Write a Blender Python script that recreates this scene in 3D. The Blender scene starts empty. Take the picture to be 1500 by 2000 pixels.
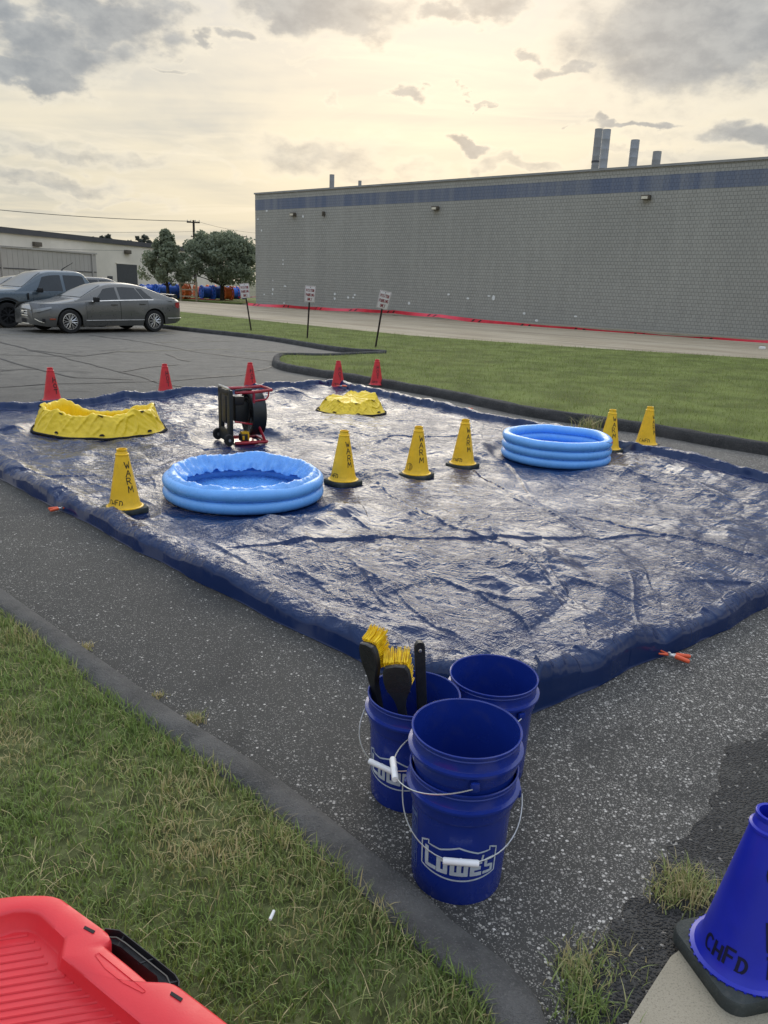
import bpy, bmesh, math, random
import numpy as np
from mathutils import Vector, Matrix

PI = math.pi
random.seed(7)
rng = np.random.default_rng(7)
S = bpy.context.scene
COL = S.collection

# ------------------------------------------------------------------ camera
FPX = 1503.0            # focal length in pixels of a 1500 px wide frame
EYE = 1.64
_sl = 0.04
_roll = math.atan(_sl)
_pitch = math.atan((1000 - 560) * math.cos(_roll) / FPX)
_fw = np.array([0, math.cos(_pitch), -math.sin(_pitch)])
_up0 = np.array([0, math.sin(_pitch), math.cos(_pitch)])
_r0 = np.array([1.0, 0, 0])
_ri = _r0 * math.cos(_roll) + _up0 * math.sin(_roll)
_up = -_r0 * math.sin(_roll) + _up0 * math.cos(_roll)


def ray(x, y):
    return _ri * (x - 750) / FPX + _up * (1000 - y) / FPX + _fw


def G(x, y, z=0.0):
    """survey helper: the point at height z that the photograph shows at x, y"""
    d = ray(x, y)
    t = (z - EYE) / d[2]
    return np.array([0, 0, EYE]) + d * t


def AT(x, y, Y):
    """survey helper: the point at distance Y ahead that the photograph shows at x, y"""
    d = ray(x, y)
    return np.array([0, 0, EYE]) + d * (Y / d[1])


cam_d = bpy.data.cameras.new('camera')
cam = bpy.data.objects.new('camera', cam_d)
COL.objects.link(cam)
cam_d.sensor_fit = 'HORIZONTAL'
cam_d.sensor_width = 36
cam_d.lens = 36 * FPX / 1500
cam_d.clip_start = 0.05
cam_d.clip_end = 3000
cam.matrix_world = Matrix(((_ri[0], _up[0], -_fw[0], 0), (_ri[1], _up[1], -_fw[1], 0),
                           (_ri[2], _up[2], -_fw[2], EYE), (0, 0, 0, 1)))
S.camera = cam

# ------------------------------------------------------------------ sun, sky, exposure
SUN_EL, SUN_AZ = math.radians(19), math.radians(3)     # azimuth measured clockwise from +Y
sun_d = bpy.data.lights.new('sun', 'SUN')
sun_d.energy = 0.85
sun_d.angle = math.radians(38)
sun_d.color = (1.0, 0.90, 0.74)
sun = bpy.data.objects.new('sun', sun_d)
COL.objects.link(sun)
_sd = Vector((math.sin(SUN_AZ) * math.cos(SUN_EL), math.cos(SUN_AZ) * math.cos(SUN_EL), math.sin(SUN_EL)))
sun.rotation_euler = _sd.to_track_quat('Z', 'Y').to_euler()

S.view_settings.view_transform = 'Standard'
S.view_settings.look = 'None'
S.view_settings.exposure = 0.85
S.view_settings.gamma = 1.0
S.view_settings.use_curve_mapping = False

W = bpy.data.worlds.new('World')
S.world = W
W.use_nodes = True


class NT:
    """tiny node-tree writer"""

    def __init__(s, nt):
        s.t = nt
        s.n = nt.nodes
        s.l = nt.links

    def node(s, typ, ins=None, **props):
        n = s.n.new(typ)
        for k, v in props.items():
            setattr(n, k, v)
        for k, v in (ins or {}).items():
            s.put(n.inputs[k], v)
        return n

    def put(s, sock, v):
        if isinstance(v, bpy.types.NodeSocket):
            s.l.new(v, sock)
        else:
            if sock.type == 'RGBA' and len(v) == 3:
                v = (*v, 1)
            sock.default_value = v

    def math(s, op, a, b=0.0, c=0.0, clamp=False):
        n = s.node('ShaderNodeMath', operation=op, use_clamp=clamp)
        for i, v in enumerate((a, b, c)):
            s.put(n.inputs[i], v)
        return n.outputs[0]

    def vmath(s, op, a, b=(0, 0, 0), out=0):
        n = s.node('ShaderNodeVectorMath', operation=op)
        s.put(n.inputs[0], a)
        s.put(n.inputs[1], b)
        return n.outputs[out]

    def mix(s, f, a, b, blend='MIX'):
        n = s.node('ShaderNodeMix', data_type='RGBA', blend_type=blend)
        s.put(n.inputs[0], f)
        s.put(n.inputs[6], a)
        s.put(n.inputs[7], b)
        return n.outputs[2]

    def ramp(s, f, stops, interp='LINEAR'):
        n = s.node('ShaderNodeValToRGB')
        s.put(n.inputs[0], f)
        cr = n.color_ramp
        cr.interpolation = interp
        while len(cr.elements) < len(stops):
            cr.elements.new(0.5)
        for e, (p, c) in zip(cr.elements, stops):
            e.position = p
            c = c if isinstance(c, (tuple, list)) else (c, c, c)
            e.color = (*c, 1)
        return n.outputs[0]

    def noise(s, vec, scale, detail=3, rough=0.5, dist=0.0, out=0, dim='3D'):
        n = s.node('ShaderNodeTexNoise', noise_dimensions=dim)
        if vec is not None:
            s.put(n.inputs['Vector'], vec)
        s.put(n.inputs['Scale'], scale)
        s.put(n.inputs['Detail'], detail)
        s.put(n.inputs['Roughness'], rough)
        s.put(n.inputs['Distortion'], dist)
        return n.outputs[out]

    def vor(s, vec, scale, feature='F1', out=0, rand=1.0):
        n = s.node('ShaderNodeTexVoronoi', feature=feature)
        s.put(n.inputs['Vector'], vec)
        s.put(n.inputs['Scale'], scale)
        s.put(n.inputs['Randomness'], rand)
        return n.outputs[out]

    def mapr(s, v, a, b, c=0.0, d=1.0, smooth=True):
        n = s.node('ShaderNodeMapRange', interpolation_type='SMOOTHSTEP' if smooth else 'LINEAR')
        for i, q in enumerate((v, a, b, c, d)):
            s.put(n.inputs[i], q)
        return n.outputs[0]


def build_world():
    t = NT(W.node_tree)
    t.n.clear()
    out = t.node('ShaderNodeOutputWorld')
    bg = t.node('ShaderNodeBackground')
    bg.inputs['Strength'].default_value = 0.1
    t.l.new(bg.outputs[0], out.inputs[0])
    sky = t.node('ShaderNodeTexSky', sky_type='NISHITA', sun_disc=False)
    sky.sun_elevation = SUN_EL
    sky.sun_rotation = SUN_AZ
    sky.air_density = 1.5
    sky.dust_density = 4.0
    tc = t.node('ShaderNodeTexCoord').outputs['Generated']
    d = t.vmath('NORMALIZE', tc)
    sep = t.node('ShaderNodeSeparateXYZ', {0: d})
    x, y, z = sep.outputs
    zc = t.math('MAXIMUM', z, 0.0)
    el = t.math('ARCSINE', z)
    az = t.math('ARCTAN2', x, y)
    # cloud plane coordinates
    den = t.math('ADD', zc, 0.12)
    px = t.math('DIVIDE', x, den)
    py = t.math('DIVIDE', y, den)
    P = t.node('ShaderNodeCombineXYZ', {0: px, 1: py, 2: 0.0}).outputs[0]
    # thin veil that covers nearly the whole evening sky: warm low down, greyer above, brightened overhead out of view as fill light
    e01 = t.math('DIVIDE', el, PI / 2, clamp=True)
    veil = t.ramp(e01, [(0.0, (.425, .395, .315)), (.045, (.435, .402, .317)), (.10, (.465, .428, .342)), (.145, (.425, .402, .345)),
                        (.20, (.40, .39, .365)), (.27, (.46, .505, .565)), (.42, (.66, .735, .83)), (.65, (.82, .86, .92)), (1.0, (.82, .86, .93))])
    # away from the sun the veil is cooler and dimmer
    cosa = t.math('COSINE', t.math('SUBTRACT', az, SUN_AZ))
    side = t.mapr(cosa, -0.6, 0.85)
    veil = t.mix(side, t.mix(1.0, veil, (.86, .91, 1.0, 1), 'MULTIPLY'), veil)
    wisp = t.noise(P, 0.9, 5, 0.6, 0.6)
    streakP = t.vmath('MULTIPLY', P, (0.35, 1.5, 1))
    streak = t.noise(streakP, 0.8, 4, 0.55, 0.8)
    wf = t.mapr(t.math('ADD', t.math('MULTIPLY', wisp, .5), t.math('MULTIPLY', streak, .5)), .42, .68)
    grey_thin = t.mix(1.0, veil, (.60, .68, .84, 1), 'MULTIPLY')
    base = t.mix(t.math('MULTIPLY', wf, .85), veil, grey_thin)
    # brighter torn streaks
    br = t.noise(t.vmath('MULTIPLY', P, (.6, 1.6, 1)), 1.7, 6, .62, 1.0)
    base = t.mix(t.math('MULTIPLY', t.mapr(br, .54, .72), .45), base, (.525, .478, .385, 1))
    # scattered grey cumulus and altocumulus banks (direction az, el in radians)
    AE = t.node('ShaderNodeCombineXYZ', {0: az, 1: el, 2: 0.0}).outputs[0]
    AEs = t.vmath('MULTIPLY', AE, (1.0, 1.7, 1.0))
    wn = t.noise(AEs, 14, 5, .54, 0.0, out=1)
    wn2 = t.noise(AEs, 55, 4, .6, 0.0)
    warp = t.vmath('MULTIPLY', t.vmath('SUBTRACT', wn, (.5, .5, .5)), (.17, .085, 0))
    AEw = t.vmath('ADD', AE, warp)
    clouds = [(90, 92, 165, 52, 1.0), (60, 150, 125, 30, 1.0), (235, 35, 140, 55, 1.0), (482, 90, 48, 15, .8), (392, 84, 40, 11, .7),
              (345, 155, 62, 9, .6), (640, 25, 185, 46, 1.0), (560, 42, 62, 18, .8), (870, 36, 62, 18, .8),
              (950, 12, 80, 26, .8), (1020, 107, 50, 15, .8), (1105, 122, 55, 14, .8), (788, 180, 48, 16, .95),
              (635, 184, 22, 16, .5), (925, 201, 20, 7, .7), (915, 278, 62, 19, 1.0), (1262, 236, 80, 11, .9),
              (1120, 239, 22, 6, .6), (1370, 70, 270, 115, .95), (1455, 270, 85, 26, .9), (1300, 170, 50, 22, .5),
              (140, 290, 260, 20, .55), (620, 296, 150, 42, .60), (1010, 312, 100, 18, .6), (80, 348, 190, 22, .6), (750, 335, 150, 20, .5), (200, 385, 160, 12, .45), (1330, 265, 140, 22, .45), (600, 120, 60, 10, .4), (860, 130, 90, 10, .35),
              (0, 18, 100, 32, .9), (1250, 305, 140, 14, .5), (420, 330, 110, 9, .3), (320, 110, 40, 9, .5), (1440, 150, 60, 14, .4)]
    acc = None
    for (cx, cy, rx, ry, k) in clouds:
        v = ray(cx, cy)
        v = v / np.linalg.norm(v)
        a0, e0 = math.atan2(v[0], v[1]), math.asin(v[2])
        q = t.vmath('MULTIPLY', t.vmath('SUBTRACT', AEw, (a0, e0, 0)), (FPX * .93 / rx, FPX * .93 / ry, 0))
        ln = t.vmath('LENGTH', q, out='Value')
        m = t.mapr(ln, 1.24, .25, 0.0, k)
        acc = m if acc is None else t.math('MAXIMUM', acc, m)
    # the same kind of broken cloud carries on over the rest of the sky
    hi = t.noise(t.vmath('ADD', P, (3.1, 1.7, 0)), 1.15, 7, .58, .4)
    cov = t.math('MAXIMUM', t.mapr(el, .32, .46), t.mapr(t.math('ABSOLUTE', az), .55, .8))
    hm = t.math('MULTIPLY', t.mapr(hi, .47, .62), t.math('MULTIPLY', cov, .85))
    acc = t.math('MAXIMUM', acc, hm)
    edge = t.mapr(t.math('ADD', acc, t.math('MULTIPLY', t.math('SUBTRACT', wn2, .5), .50)), .04, .95)
    edge = t.math('MULTIPLY', edge, t.mapr(acc, 0.0, .25))
    rim = t.math('MULTIPLY', t.math('MULTIPLY', edge, t.math('SUBTRACT', 1.0, edge)), 1.9)
    base = t.mix(t.math('MULTIPLY', rim, t.mapr(el, .45, .20)), base, (.60, .55, .44, 1))
    tone = t.noise(AEs, 26, 5, .6)
    ccol = t.mix(t.mapr(tone, .3, .7), (.135, .156, .182, 1), (.215, .232, .246, 1))
    base = t.mix(t.math('MULTIPLY', edge, t.mapr(acc, 0.0, .9, .55, .93)), base, ccol)
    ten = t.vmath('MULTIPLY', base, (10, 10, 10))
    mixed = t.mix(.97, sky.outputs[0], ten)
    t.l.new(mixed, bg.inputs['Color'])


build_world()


# ------------------------------------------------------------------ materials
def mat(name):
    m = bpy.data.materials.new(name)
    m.use_nodes = True
    t = NT(m.node_tree)
    b = t.n['Principled BSDF']
    t.b = b
    return m, t


def pmat(name, col, rough=.5, spec=.5, metal=0.0, var=.12, vscale=8, bump=0.0, bscale=60, coat=0.0, dirt=0.0, dirtcol=(.06, .05, .04)):
    """painted / moulded surface: colour with slight unevenness, optional relief and grime"""
    m, t = mat(name)
    o = t.node('ShaderNodeTexCoord').outputs['Object']
    n = t.noise(o, vscale, 4, .6)
    lo = tuple(c * (1 - var) for c in col)
    hi = tuple(min(1, c * (1 + var)) for c in col)
    c = t.mix(t.mapr(n, .3, .7), (*lo, 1), (*hi, 1))
    if dirt:
        dn = t.noise(o, vscale * 2.3, 6, .7, .5)
        c = t.mix(t.math('MULTIPLY', t.mapr(dn, .5, .72), dirt), c, (*dirtcol, 1))
    t.put(t.b.inputs['Base Color'], c)
    t.put(t.b.inputs['Roughness'], t.mapr(t.noise(o, vscale * 3, 3, .6), .2, .8, max(0.02, rough - .08), min(1, rough + .08)))
    t.b.inputs['Specular IOR Level'].default_value = spec
    t.b.inputs['Metallic'].default_value = metal
    t.b.inputs['Coat Weight'].default_value = coat
    t.b.inputs['Coat Roughness'].default_value = .06
    if bump:
        bn = t.node('ShaderNodeBump', {'Strength': bump, 'Distance': .01, 'Height': t.noise(o, bscale, 4, .6)})
        t.l.new(bn.outputs[0], t.b.inputs['Normal'])
    return m


M = {}
M['yellow_cone'] = pmat('yellow_cone_plastic', (.90, .53, .013), .42, .5, var=.07, vscale=9, dirt=.3, dirtcol=(.30, .19, .03))
M['red_cone'] = pmat('red_cone_plastic', (.60, .022, .03), .45, .5, var=.08, vscale=9, dirt=.3, dirtcol=(.2, .02, .02))
M['blue_cone'] = pmat('blue_cone_plastic', (.012, .022, .42), .34, .5, var=.08, vscale=5, dirt=.12, dirtcol=(.02, .02, .2))
M['rubber'] = pmat('cone_base_rubber', (.045, .052, .048), .7, .3, var=.2, vscale=14, bump=.3, bscale=160, dirt=.4, dirtcol=(.12, .115, .10))
M['ink'] = pmat('black_marker_ink', (.012, .012, .014), .5, .4, var=.3, vscale=30)
M['ink_blue'] = pmat('ink_on_blue', (.006, .007, .035), .45, .4)
M['ink_faded'] = pmat('faded_marker_ink', (.10, .075, .02), .6, .3, var=.4, vscale=40)
M['pool'] = pmat('blue_pool_vinyl', (.15, .42, .88), .30, .5, var=.05, vscale=7, bump=.10, bscale=22)
M['pool_liner'] = pmat('crumpled_pool_vinyl', (.13, .38, .84), .28, .6, var=.08, vscale=12, bump=.45, bscale=34)
M['print_dark'] = pmat('dark_pool_print', (.05, .11, .22), .5, .3, var=.5, vscale=60)
M['print_red'] = pmat('red_pool_print', (.45, .09, .12), .5, .3)
M['popyellow'] = pmat('yellow_coated_fabric', (.88, .62, .022), .38, .5, var=.05, vscale=12, bump=.35, bscale=18, dirt=.12, dirtcol=(.45, .28, .02))
M['webbing'] = pmat('black_webbing', (.02, .02, .022), .8, .2, var=.3, vscale=60)
M['bucket'] = pmat('blue_bucket_plastic', (.009, .028, .225), .24, .5, var=.08, vscale=5, bump=.03, bscale=40, dirt=.22, dirtcol=(.06, .07, .15))
M['bucket_print'] = pmat('pale_grey_bucket_print', (.48, .54, .58), .5, .4, var=.08, vscale=40)
M['bucket_print_faint'] = pmat('faint_bucket_print', (.10, .15, .30), .5, .4, var=.2, vscale=60)
M['wire'] = pmat('galvanised_wire', (.62, .62, .60), .35, .5, metal=.9)
M['white_plastic'] = pmat('white_plastic', (.80, .80, .79), .4, .5, var=.04)
M['brush_black'] = pmat('black_brush_plastic', (.018, .019, .02), .45, .5, var=.2, vscale=20, bump=.15, bscale=60)
M['bristle'] = pmat('yellow_bristle', (.92, .56, .010), .45, .4, var=.22, vscale=45)
M['tote_red'] = pmat('red_tote_plastic', (.72, .035, .045), .42, .45, var=.05, vscale=6, bump=.05, bscale=200)
M['black_plastic'] = pmat('black_moulded_plastic', (.016, .016, .017), .45, .5, var=.2, vscale=14)
M['fan_red'] = pmat('red_fan_tube', (.38, .012, .022), .32, .5, coat=.4)
M['fan_black'] = pmat('black_fan_housing', (.010, .013, .014), .45, .5, var=.2)
M['steel'] = pmat('brushed_steel', (.55, .55, .54), .3, .5, metal=.9)
M['orange'] = pmat('orange_vinyl_grip', (.72, .10, .03), .45, .5, dirt=.2)
M['battery_yellow'] = pmat('yellow_battery_shell', (.75, .42, .01), .4, .5)
M['sign_white'] = pmat('weathered_sign_white', (.66, .62, .60), .5, .4, var=.06, dirt=.2, dirtcol=(.4, .36, .33))
M['sign_red'] = pmat('faded_sign_red', (.23, .035, .04), .55, .3, var=.2, vscale=30)
M['post'] = pmat('rusty_post', (.032, .022, .02), .8, .2, var=.5, vscale=12)
M['tape'] = pmat('red_barrier_tape', (.66, .03, .06), .35, .5, var=.15, vscale=2)
M['paint_grey'] = pmat('grey_car_paint', (.105, .105, .10), .32, .5, metal=.35, coat=.55, var=.04, vscale=2)
M['paint_blue'] = pmat('slate_blue_truck_paint', (.060, .085, .105), .32, .5, metal=.3, coat=.55, var=.04, vscale=2)
M['paint_van'] = pmat('blue_van_paint', (.02, .05, .22), .35, .5, coat=.5, var=.05, vscale=2)
M['paint_dark'] = pmat('dark_car_paint', (.03, .032, .035), .3, .5, coat=.8)
M['paint_white'] = pmat('white_car_paint', (.62, .62, .60), .3, .5, coat=.8)
M['glass'] = pmat('tinted_car_glass', (.010, .013, .014), .03, .5, var=.3, vscale=2)
M['glass_pale'] = pmat('pale_windscreen_glass', (.035, .042, .041), .04, .8, var=.3, vscale=2)
M['tyre'] = pmat('tyre_rubber', (.018, .018, .018), .8, .3, var=.2, dirt=.3, dirtcol=(.06, .055, .05))
M['alloy'] = pmat('alloy_rim', (.55, .54, .52), .3, .5, metal=.8)
M['chrome'] = pmat('chrome_trim', (.75, .75, .74), .18, .5, metal=1.0)
M['lens'] = pmat('clear_headlamp', (.22, .225, .22), .12, .8)
M['taillight'] = pmat('red_tail_lamp', (.32, .012, .016), .15, .8)
M['amber'] = pmat('side_marker', (.35, .06, .02), .3, .5)
M['trim_black'] = pmat('matt_black_trim', (.014, .014, .015), .6, .3)
M['seat_cloth'] = pmat('car_seat_cloth', (.05, .048, .046), .9, .2)
M['reel_blue'] = pmat('blue_conduit', (.035, .13, .52), .5, .4, var=.2, vscale=3)
M['reel_orange'] = pmat('orange_conduit', (.80, .20, .05), .5, .4, var=.15, vscale=3)
M['reel_orange_dull'] = pmat('weathered_orange_reel', (.62, .19, .09), .6, .3, var=.2, vscale=3)
M['tan_wood'] = pmat('weathered_tan_timber', (.30, .24, .16), .85, .2, var=.2, vscale=6)
M['galv'] = pmat('galvanised_duct', (.30, .31, .32), .45, .5, metal=.3, var=.12, vscale=1.5)
M['grey_duct'] = pmat('grey_painted_duct', (.26, .26, .25), .6, .4, var=.1, vscale=1.5)
M['pole_wood'] = pmat('utility_pole_timber', (.05, .04, .034), .9, .2, var=.3, vscale=3)
M['cable'] = pmat('overhead_cable', (.14, .14, .13), .7, .3)
M['cream_wall'] = pmat('cream_render_wall', (.68, .63, .53), .85, .2, var=.07, vscale=.35, dirt=.12, dirtcol=(.3, .27, .22))
M['metal_clad'] = pmat('pale_metal_cladding', (.40, .375, .34), .55, .4, var=.05, vscale=.4)
M['fascia'] = pmat('dark_roof_fascia', (.075, .075, .08), .7, .3, var=.1, vscale=.5)
M['shutter'] = pmat('dark_roller_shutter', (.06, .065, .07), .6, .3)
M['lamp_body'] = pmat('bronze_lamp_housing', (.10, .085, .065), .6, .3)
M['lamp_lens'] = pmat('wall_lamp_lens', (.62, .58, .46), .3, .5)
M['stucco_white'] = pmat('fresh_paint_touch_up', (.66, .67, .65), .8, .2)
M['paper'] = pmat('white_paper', (.78, .78, .76), .8, .2)
M['bark'] = pmat('bark', (.055, .042, .032), .95, .1, var=.4, vscale=8, bump=.6, bscale=20)


def leaf_mat(name, dark, light):
    m, t = mat(name)
    a = t.node('ShaderNodeAttribute', attribute_name='tint')
    t.put(t.b.inputs['Base Color'], t.mix(a.outputs['Fac'], (*dark, 1), (*light, 1)))
    t.b.inputs['Roughness'].default_value = .6
    t.b.inputs['Specular IOR Level'].default_value = .3
    tr = t.node('ShaderNodeBsdfTranslucent')
    t.put(tr.inputs[0], t.mix(a.outputs['Fac'], (*dark, 1), (*light, 1)))
    mx = t.node('ShaderNodeMixShader', {0: .45})
    t.l.new(t.b.outputs[0], mx.inputs[1])
    t.l.new(tr.outputs[0], mx.inputs[2])
    t.l.new(mx.outputs[0], t.n['Material Output'].inputs[0])
    return m


M['leaves'] = leaf_mat('maple_leaves', (.17, .20, .135), (.32, .36, .24))
M['leaves_far'] = leaf_mat('distant_leaves', (.085, .095, .08), (.15, .16, .13))


def grass_mat(name, green_d, green_l, dry):
    m, t = mat(name)
    a = t.node('ShaderNodeAttribute', attribute_name='tint').outputs['Fac']
    b = t.node('ShaderNodeAttribute', attribute_name='dry').outputs['Fac']
    g = t.mix(a, (*green_d, 1), (*green_l, 1))
    c = t.mix(b, g, (*dry, 1))
    t.put(t.b.inputs['Base Color'], c)
    t.b.inputs['Roughness'].default_value = .55
    t.b.inputs['Specular IOR Level'].default_value = .35
    tr = t.node('ShaderNodeBsdfTranslucent')
    t.put(tr.inputs[0], c)
    mx = t.node('ShaderNodeMixShader', {0: .3})
    t.l.new(t.b.outputs[0], mx.inputs[1])
    t.l.new(tr.outputs[0], mx.inputs[2])
    t.l.new(mx.outputs[0], t.n['Material Output'].inputs[0])
    return m


M['grass_near'] = grass_mat('lawn_blades', (.095, .16, .036), (.32, .42, .115), (.52, .43, .22))
M['grass_far'] = grass_mat('far_lawn_blades', (.125, .175, .038), (.29, .335, .088), (.38, .355, .155))


def asphalt_mat():
    m, t = mat('worn_asphalt')
    o = t.node('ShaderNodeTexCoord').outputs['Object']
    big = t.noise(o, .55, 4, .6)
    mid = t.noise(o, 3.2, 5, .62)
    # more bare aggregate towards +X (worn wheel path), set by noise and by place
    x = t.node('ShaderNodeSeparateXYZ', {0: o}).outputs[0]
    wear = t.math('ADD', t.mapr(x, -.9, 1.3, -.14, .60), t.math('MULTIPLY', big, .55))
    wear = t.math('ADD', wear, t.math('MULTIPLY', t.math('SUBTRACT', mid, .5), .9))
    v1 = t.node('ShaderNodeTexVoronoi')
    t.put(v1.inputs['Vector'], o)
    v1.inputs['Scale'].default_value = 225
    v2 = t.node('ShaderNodeTexVoronoi')
    t.put(v2.inputs['Vector'], t.vmath('ADD', o, (3.3, 1.2, .7)))
    v2.inputs['Scale'].default_value = 92
    s1 = t.node('ShaderNodeSeparateColor', {0: v1.outputs['Color']}).outputs
    s2 = t.node('ShaderNodeSeparateColor', {0: v2.outputs['Color']}).outputs
    # stone visible where its random value is high enough for the local wear
    th1 = t.mapr(wear, .15, 1.2, .86, .34, smooth=False)
    th2 = t.mapr(wear, .15, 1.2, .975, .74, smooth=False)
    in1 = t.math('MULTIPLY', t.math('GREATER_THAN', s1[0], th1), t.mapr(v1.outputs['Distance'], .60, .42))
    in2 = t.math('MULTIPLY', t.math('GREATER_THAN', s2[0], th2), t.mapr(v2.outputs['Distance'], .50, .40))
    stone = t.mix(s1[1], (.11, .103, .092, 1), (.40, .375, .335, 1))
    stone2 = t.mix(s2[1], (.22, .205, .18, 1), (.62, .585, .53, 1))
    fine = t.noise(o, 260, 3, .7)
    bind = t.mix(fine, (.016, .016, .0155, 1), (.080, .077, .071, 1))
    bind = t.mix(t.mapr(big, .35, .65), bind, t.mix(1.0, bind, (1.35, 1.33, 1.27, 1), 'MULTIPLY'))
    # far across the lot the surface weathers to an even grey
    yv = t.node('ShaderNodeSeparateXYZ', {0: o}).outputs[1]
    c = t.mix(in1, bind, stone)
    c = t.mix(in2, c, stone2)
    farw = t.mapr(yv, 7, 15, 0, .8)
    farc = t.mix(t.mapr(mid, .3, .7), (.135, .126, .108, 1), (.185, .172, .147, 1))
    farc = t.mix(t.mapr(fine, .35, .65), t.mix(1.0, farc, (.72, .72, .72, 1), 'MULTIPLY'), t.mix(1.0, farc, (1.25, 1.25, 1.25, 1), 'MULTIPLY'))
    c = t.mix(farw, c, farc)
    # oil drips and tyre rubber
    st = t.noise(o, 1.3, 3, .5, 1.2)
    c = t.mix(t.math('MULTIPLY', t.mapr(st, .58, .72), .45), c, (.022, .022, .022, 1))
    t.put(t.b.inputs['Base Color'], c)
    t.b.inputs['Roughness'].default_value = .78
    t.b.inputs['Specular IOR Level'].default_value = .35
    h = t.math('ADD', t.math('MULTIPLY', t.mapr(v1.outputs['Distance'], .6, .0), .5), t.math('MULTIPLY', fine, .5))
    bn = t.node('ShaderNodeBump', {'Strength': .8, 'Distance': .006, 'Height': h})
    t.l.new(bn.outputs[0], t.b.inputs['Normal'])
    return m


M['asphalt'] = asphalt_mat()


def patch_mat():
    m, t = mat('fresh_asphalt_patch')
    o = t.node('ShaderNodeTexCoord').outputs['Object']
    v = t.node('ShaderNodeTexVoronoi')
    t.put(v.inputs['Vector'], o)
    v.inputs['Scale'].default_value = 120
    s = t.node('ShaderNodeSeparateColor', {0: v.outputs['Color']}).outputs
    c = t.mix(s[0], (.007, .008, .009, 1), (.030, .030, .030, 1))
    c = t.mix(t.math('GREATER_THAN', s[1], .985), c, (.3, .28, .25, 1))
    c = t.mix(t.mapr(t.noise(o, 4, 4, .6), .45, .7, 0, .5), c, (.07, .068, .06, 1))
    t.put(t.b.inputs['Base Color'], c)
    t.b.inputs['Roughness'].default_value = .72
    bn = t.node('ShaderNodeBump', {'Strength': 1.0, 'Distance': .010, 'Height': t.mapr(v.outputs['Distance'], .65, 0)})
    t.l.new(bn.outputs[0], t.b.inputs['Normal'])
    return m


M['patch'] = patch_mat()
M['seal'] = pmat('tar_crack_sealer', (.022, .022, .023), .6, .4, var=.3, vscale=3)
M['line_paint'] = pmat('worn_yellow_line_paint', (.22, .20, .145), .85, .2, var=.25, vscale=2.5, dirt=.75, dirtcol=(.10, .097, .088))


def kerb_mat(name, lo, hi):
    m, t = mat(name)
    o = t.node('ShaderNodeTexCoord').outputs['Object']
    n = t.noise(o, 5, 5, .65)
    f = t.noise(o, 140, 3, .7)
    c = t.mix(t.mapr(n, .3, .7), (*lo, 1), (*hi, 1))
    c = t.mix(t.mapr(f, .53, .70), c, (.20, .19, .175, 1))
    t.put(t.b.inputs['Base Color'], c)
    t.b.inputs['Roughness'].default_value = .85
    h = t.math('ADD', f, t.math('MULTIPLY', n, 1.0))
    bn = t.node('ShaderNodeBump', {'Strength': 1.0, 'Distance': .022, 'Height': h})
    t.l.new(bn.outputs[0], t.b.inputs['Normal'])
    return m


M['kerb'] = kerb_mat('asphalt_kerb', (.024, .025, .026), (.062, .061, .060))
M['kerb_worn'] = kerb_mat('worn_asphalt_kerb', (.075, .073, .069), (.165, .159, .148))


def concrete_mat(name, lo, hi, scale=1.0, streak=False):
    m, t = mat(name)
    o = t.node('ShaderNodeTexCoord').outputs['Object']
    n = t.noise(o, .5 * scale, 5, .62)
    f = t.noise(o, 90 * scale, 4, .7)
    c = t.mix(t.mapr(n, .3, .7), (*lo, 1), (*hi, 1))
    c = t.mix(t.mapr(f, .50, .72, 0, .75), c, (.11, .09, .06, 1))
    v = t.vor(o, 150 * scale)
    c = t.mix(t.mapr(v, .22, .10, 0, .55), c, (.62, .56, .46, 1))
    if streak:
        ov = t.vmath('MULTIPLY', o, (.05, .9, 1))
        rot = t.node('ShaderNodeVectorRotate', {'Vector': o, 'Angle': math.radians(40)})
        rot.rotation_type = 'Z_AXIS'
        sv = t.vmath('MULTIPLY', rot.outputs[0], (.05, .8, 1))
        s = t.noise(sv, 1.6, 5, .65)
        c = t.mix(t.mapr(s, .42, .66, 0, .65), c, (.20, .155, .10, 1))
    t.put(t.b.inputs['Base Color'], c)
    t.b.inputs['Roughness'].default_value = .85
    bn = t.node('ShaderNodeBump', {'Strength': .4, 'Distance': .005, 'Height': f})
    t.l.new(bn.outputs[0], t.b.inputs['Normal'])
    return m


M['slab'] = concrete_mat('pale_concrete_slab', (.30, .265, .19), (.40, .35, .26), 2.2)
M['road'] = concrete_mat('tan_concrete_drive', (.37, .295, .19), (.45, .375, .26), 1.0, True)
M['soil'] = pmat('thatch_and_soil', (.095, .105, .042), .95, .1, var=.45, vscale=14, bump=.8, bscale=50)
M['lawn_base'] = pmat('mown_lawn_base', (.125, .15, .042), .95, .1, var=.3, vscale=1.2, bump=.9, bscale=22)
M['terrain'] = pmat('far_ground', (.11, .115, .075), .95, .1, var=.25, vscale=.05)


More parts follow.
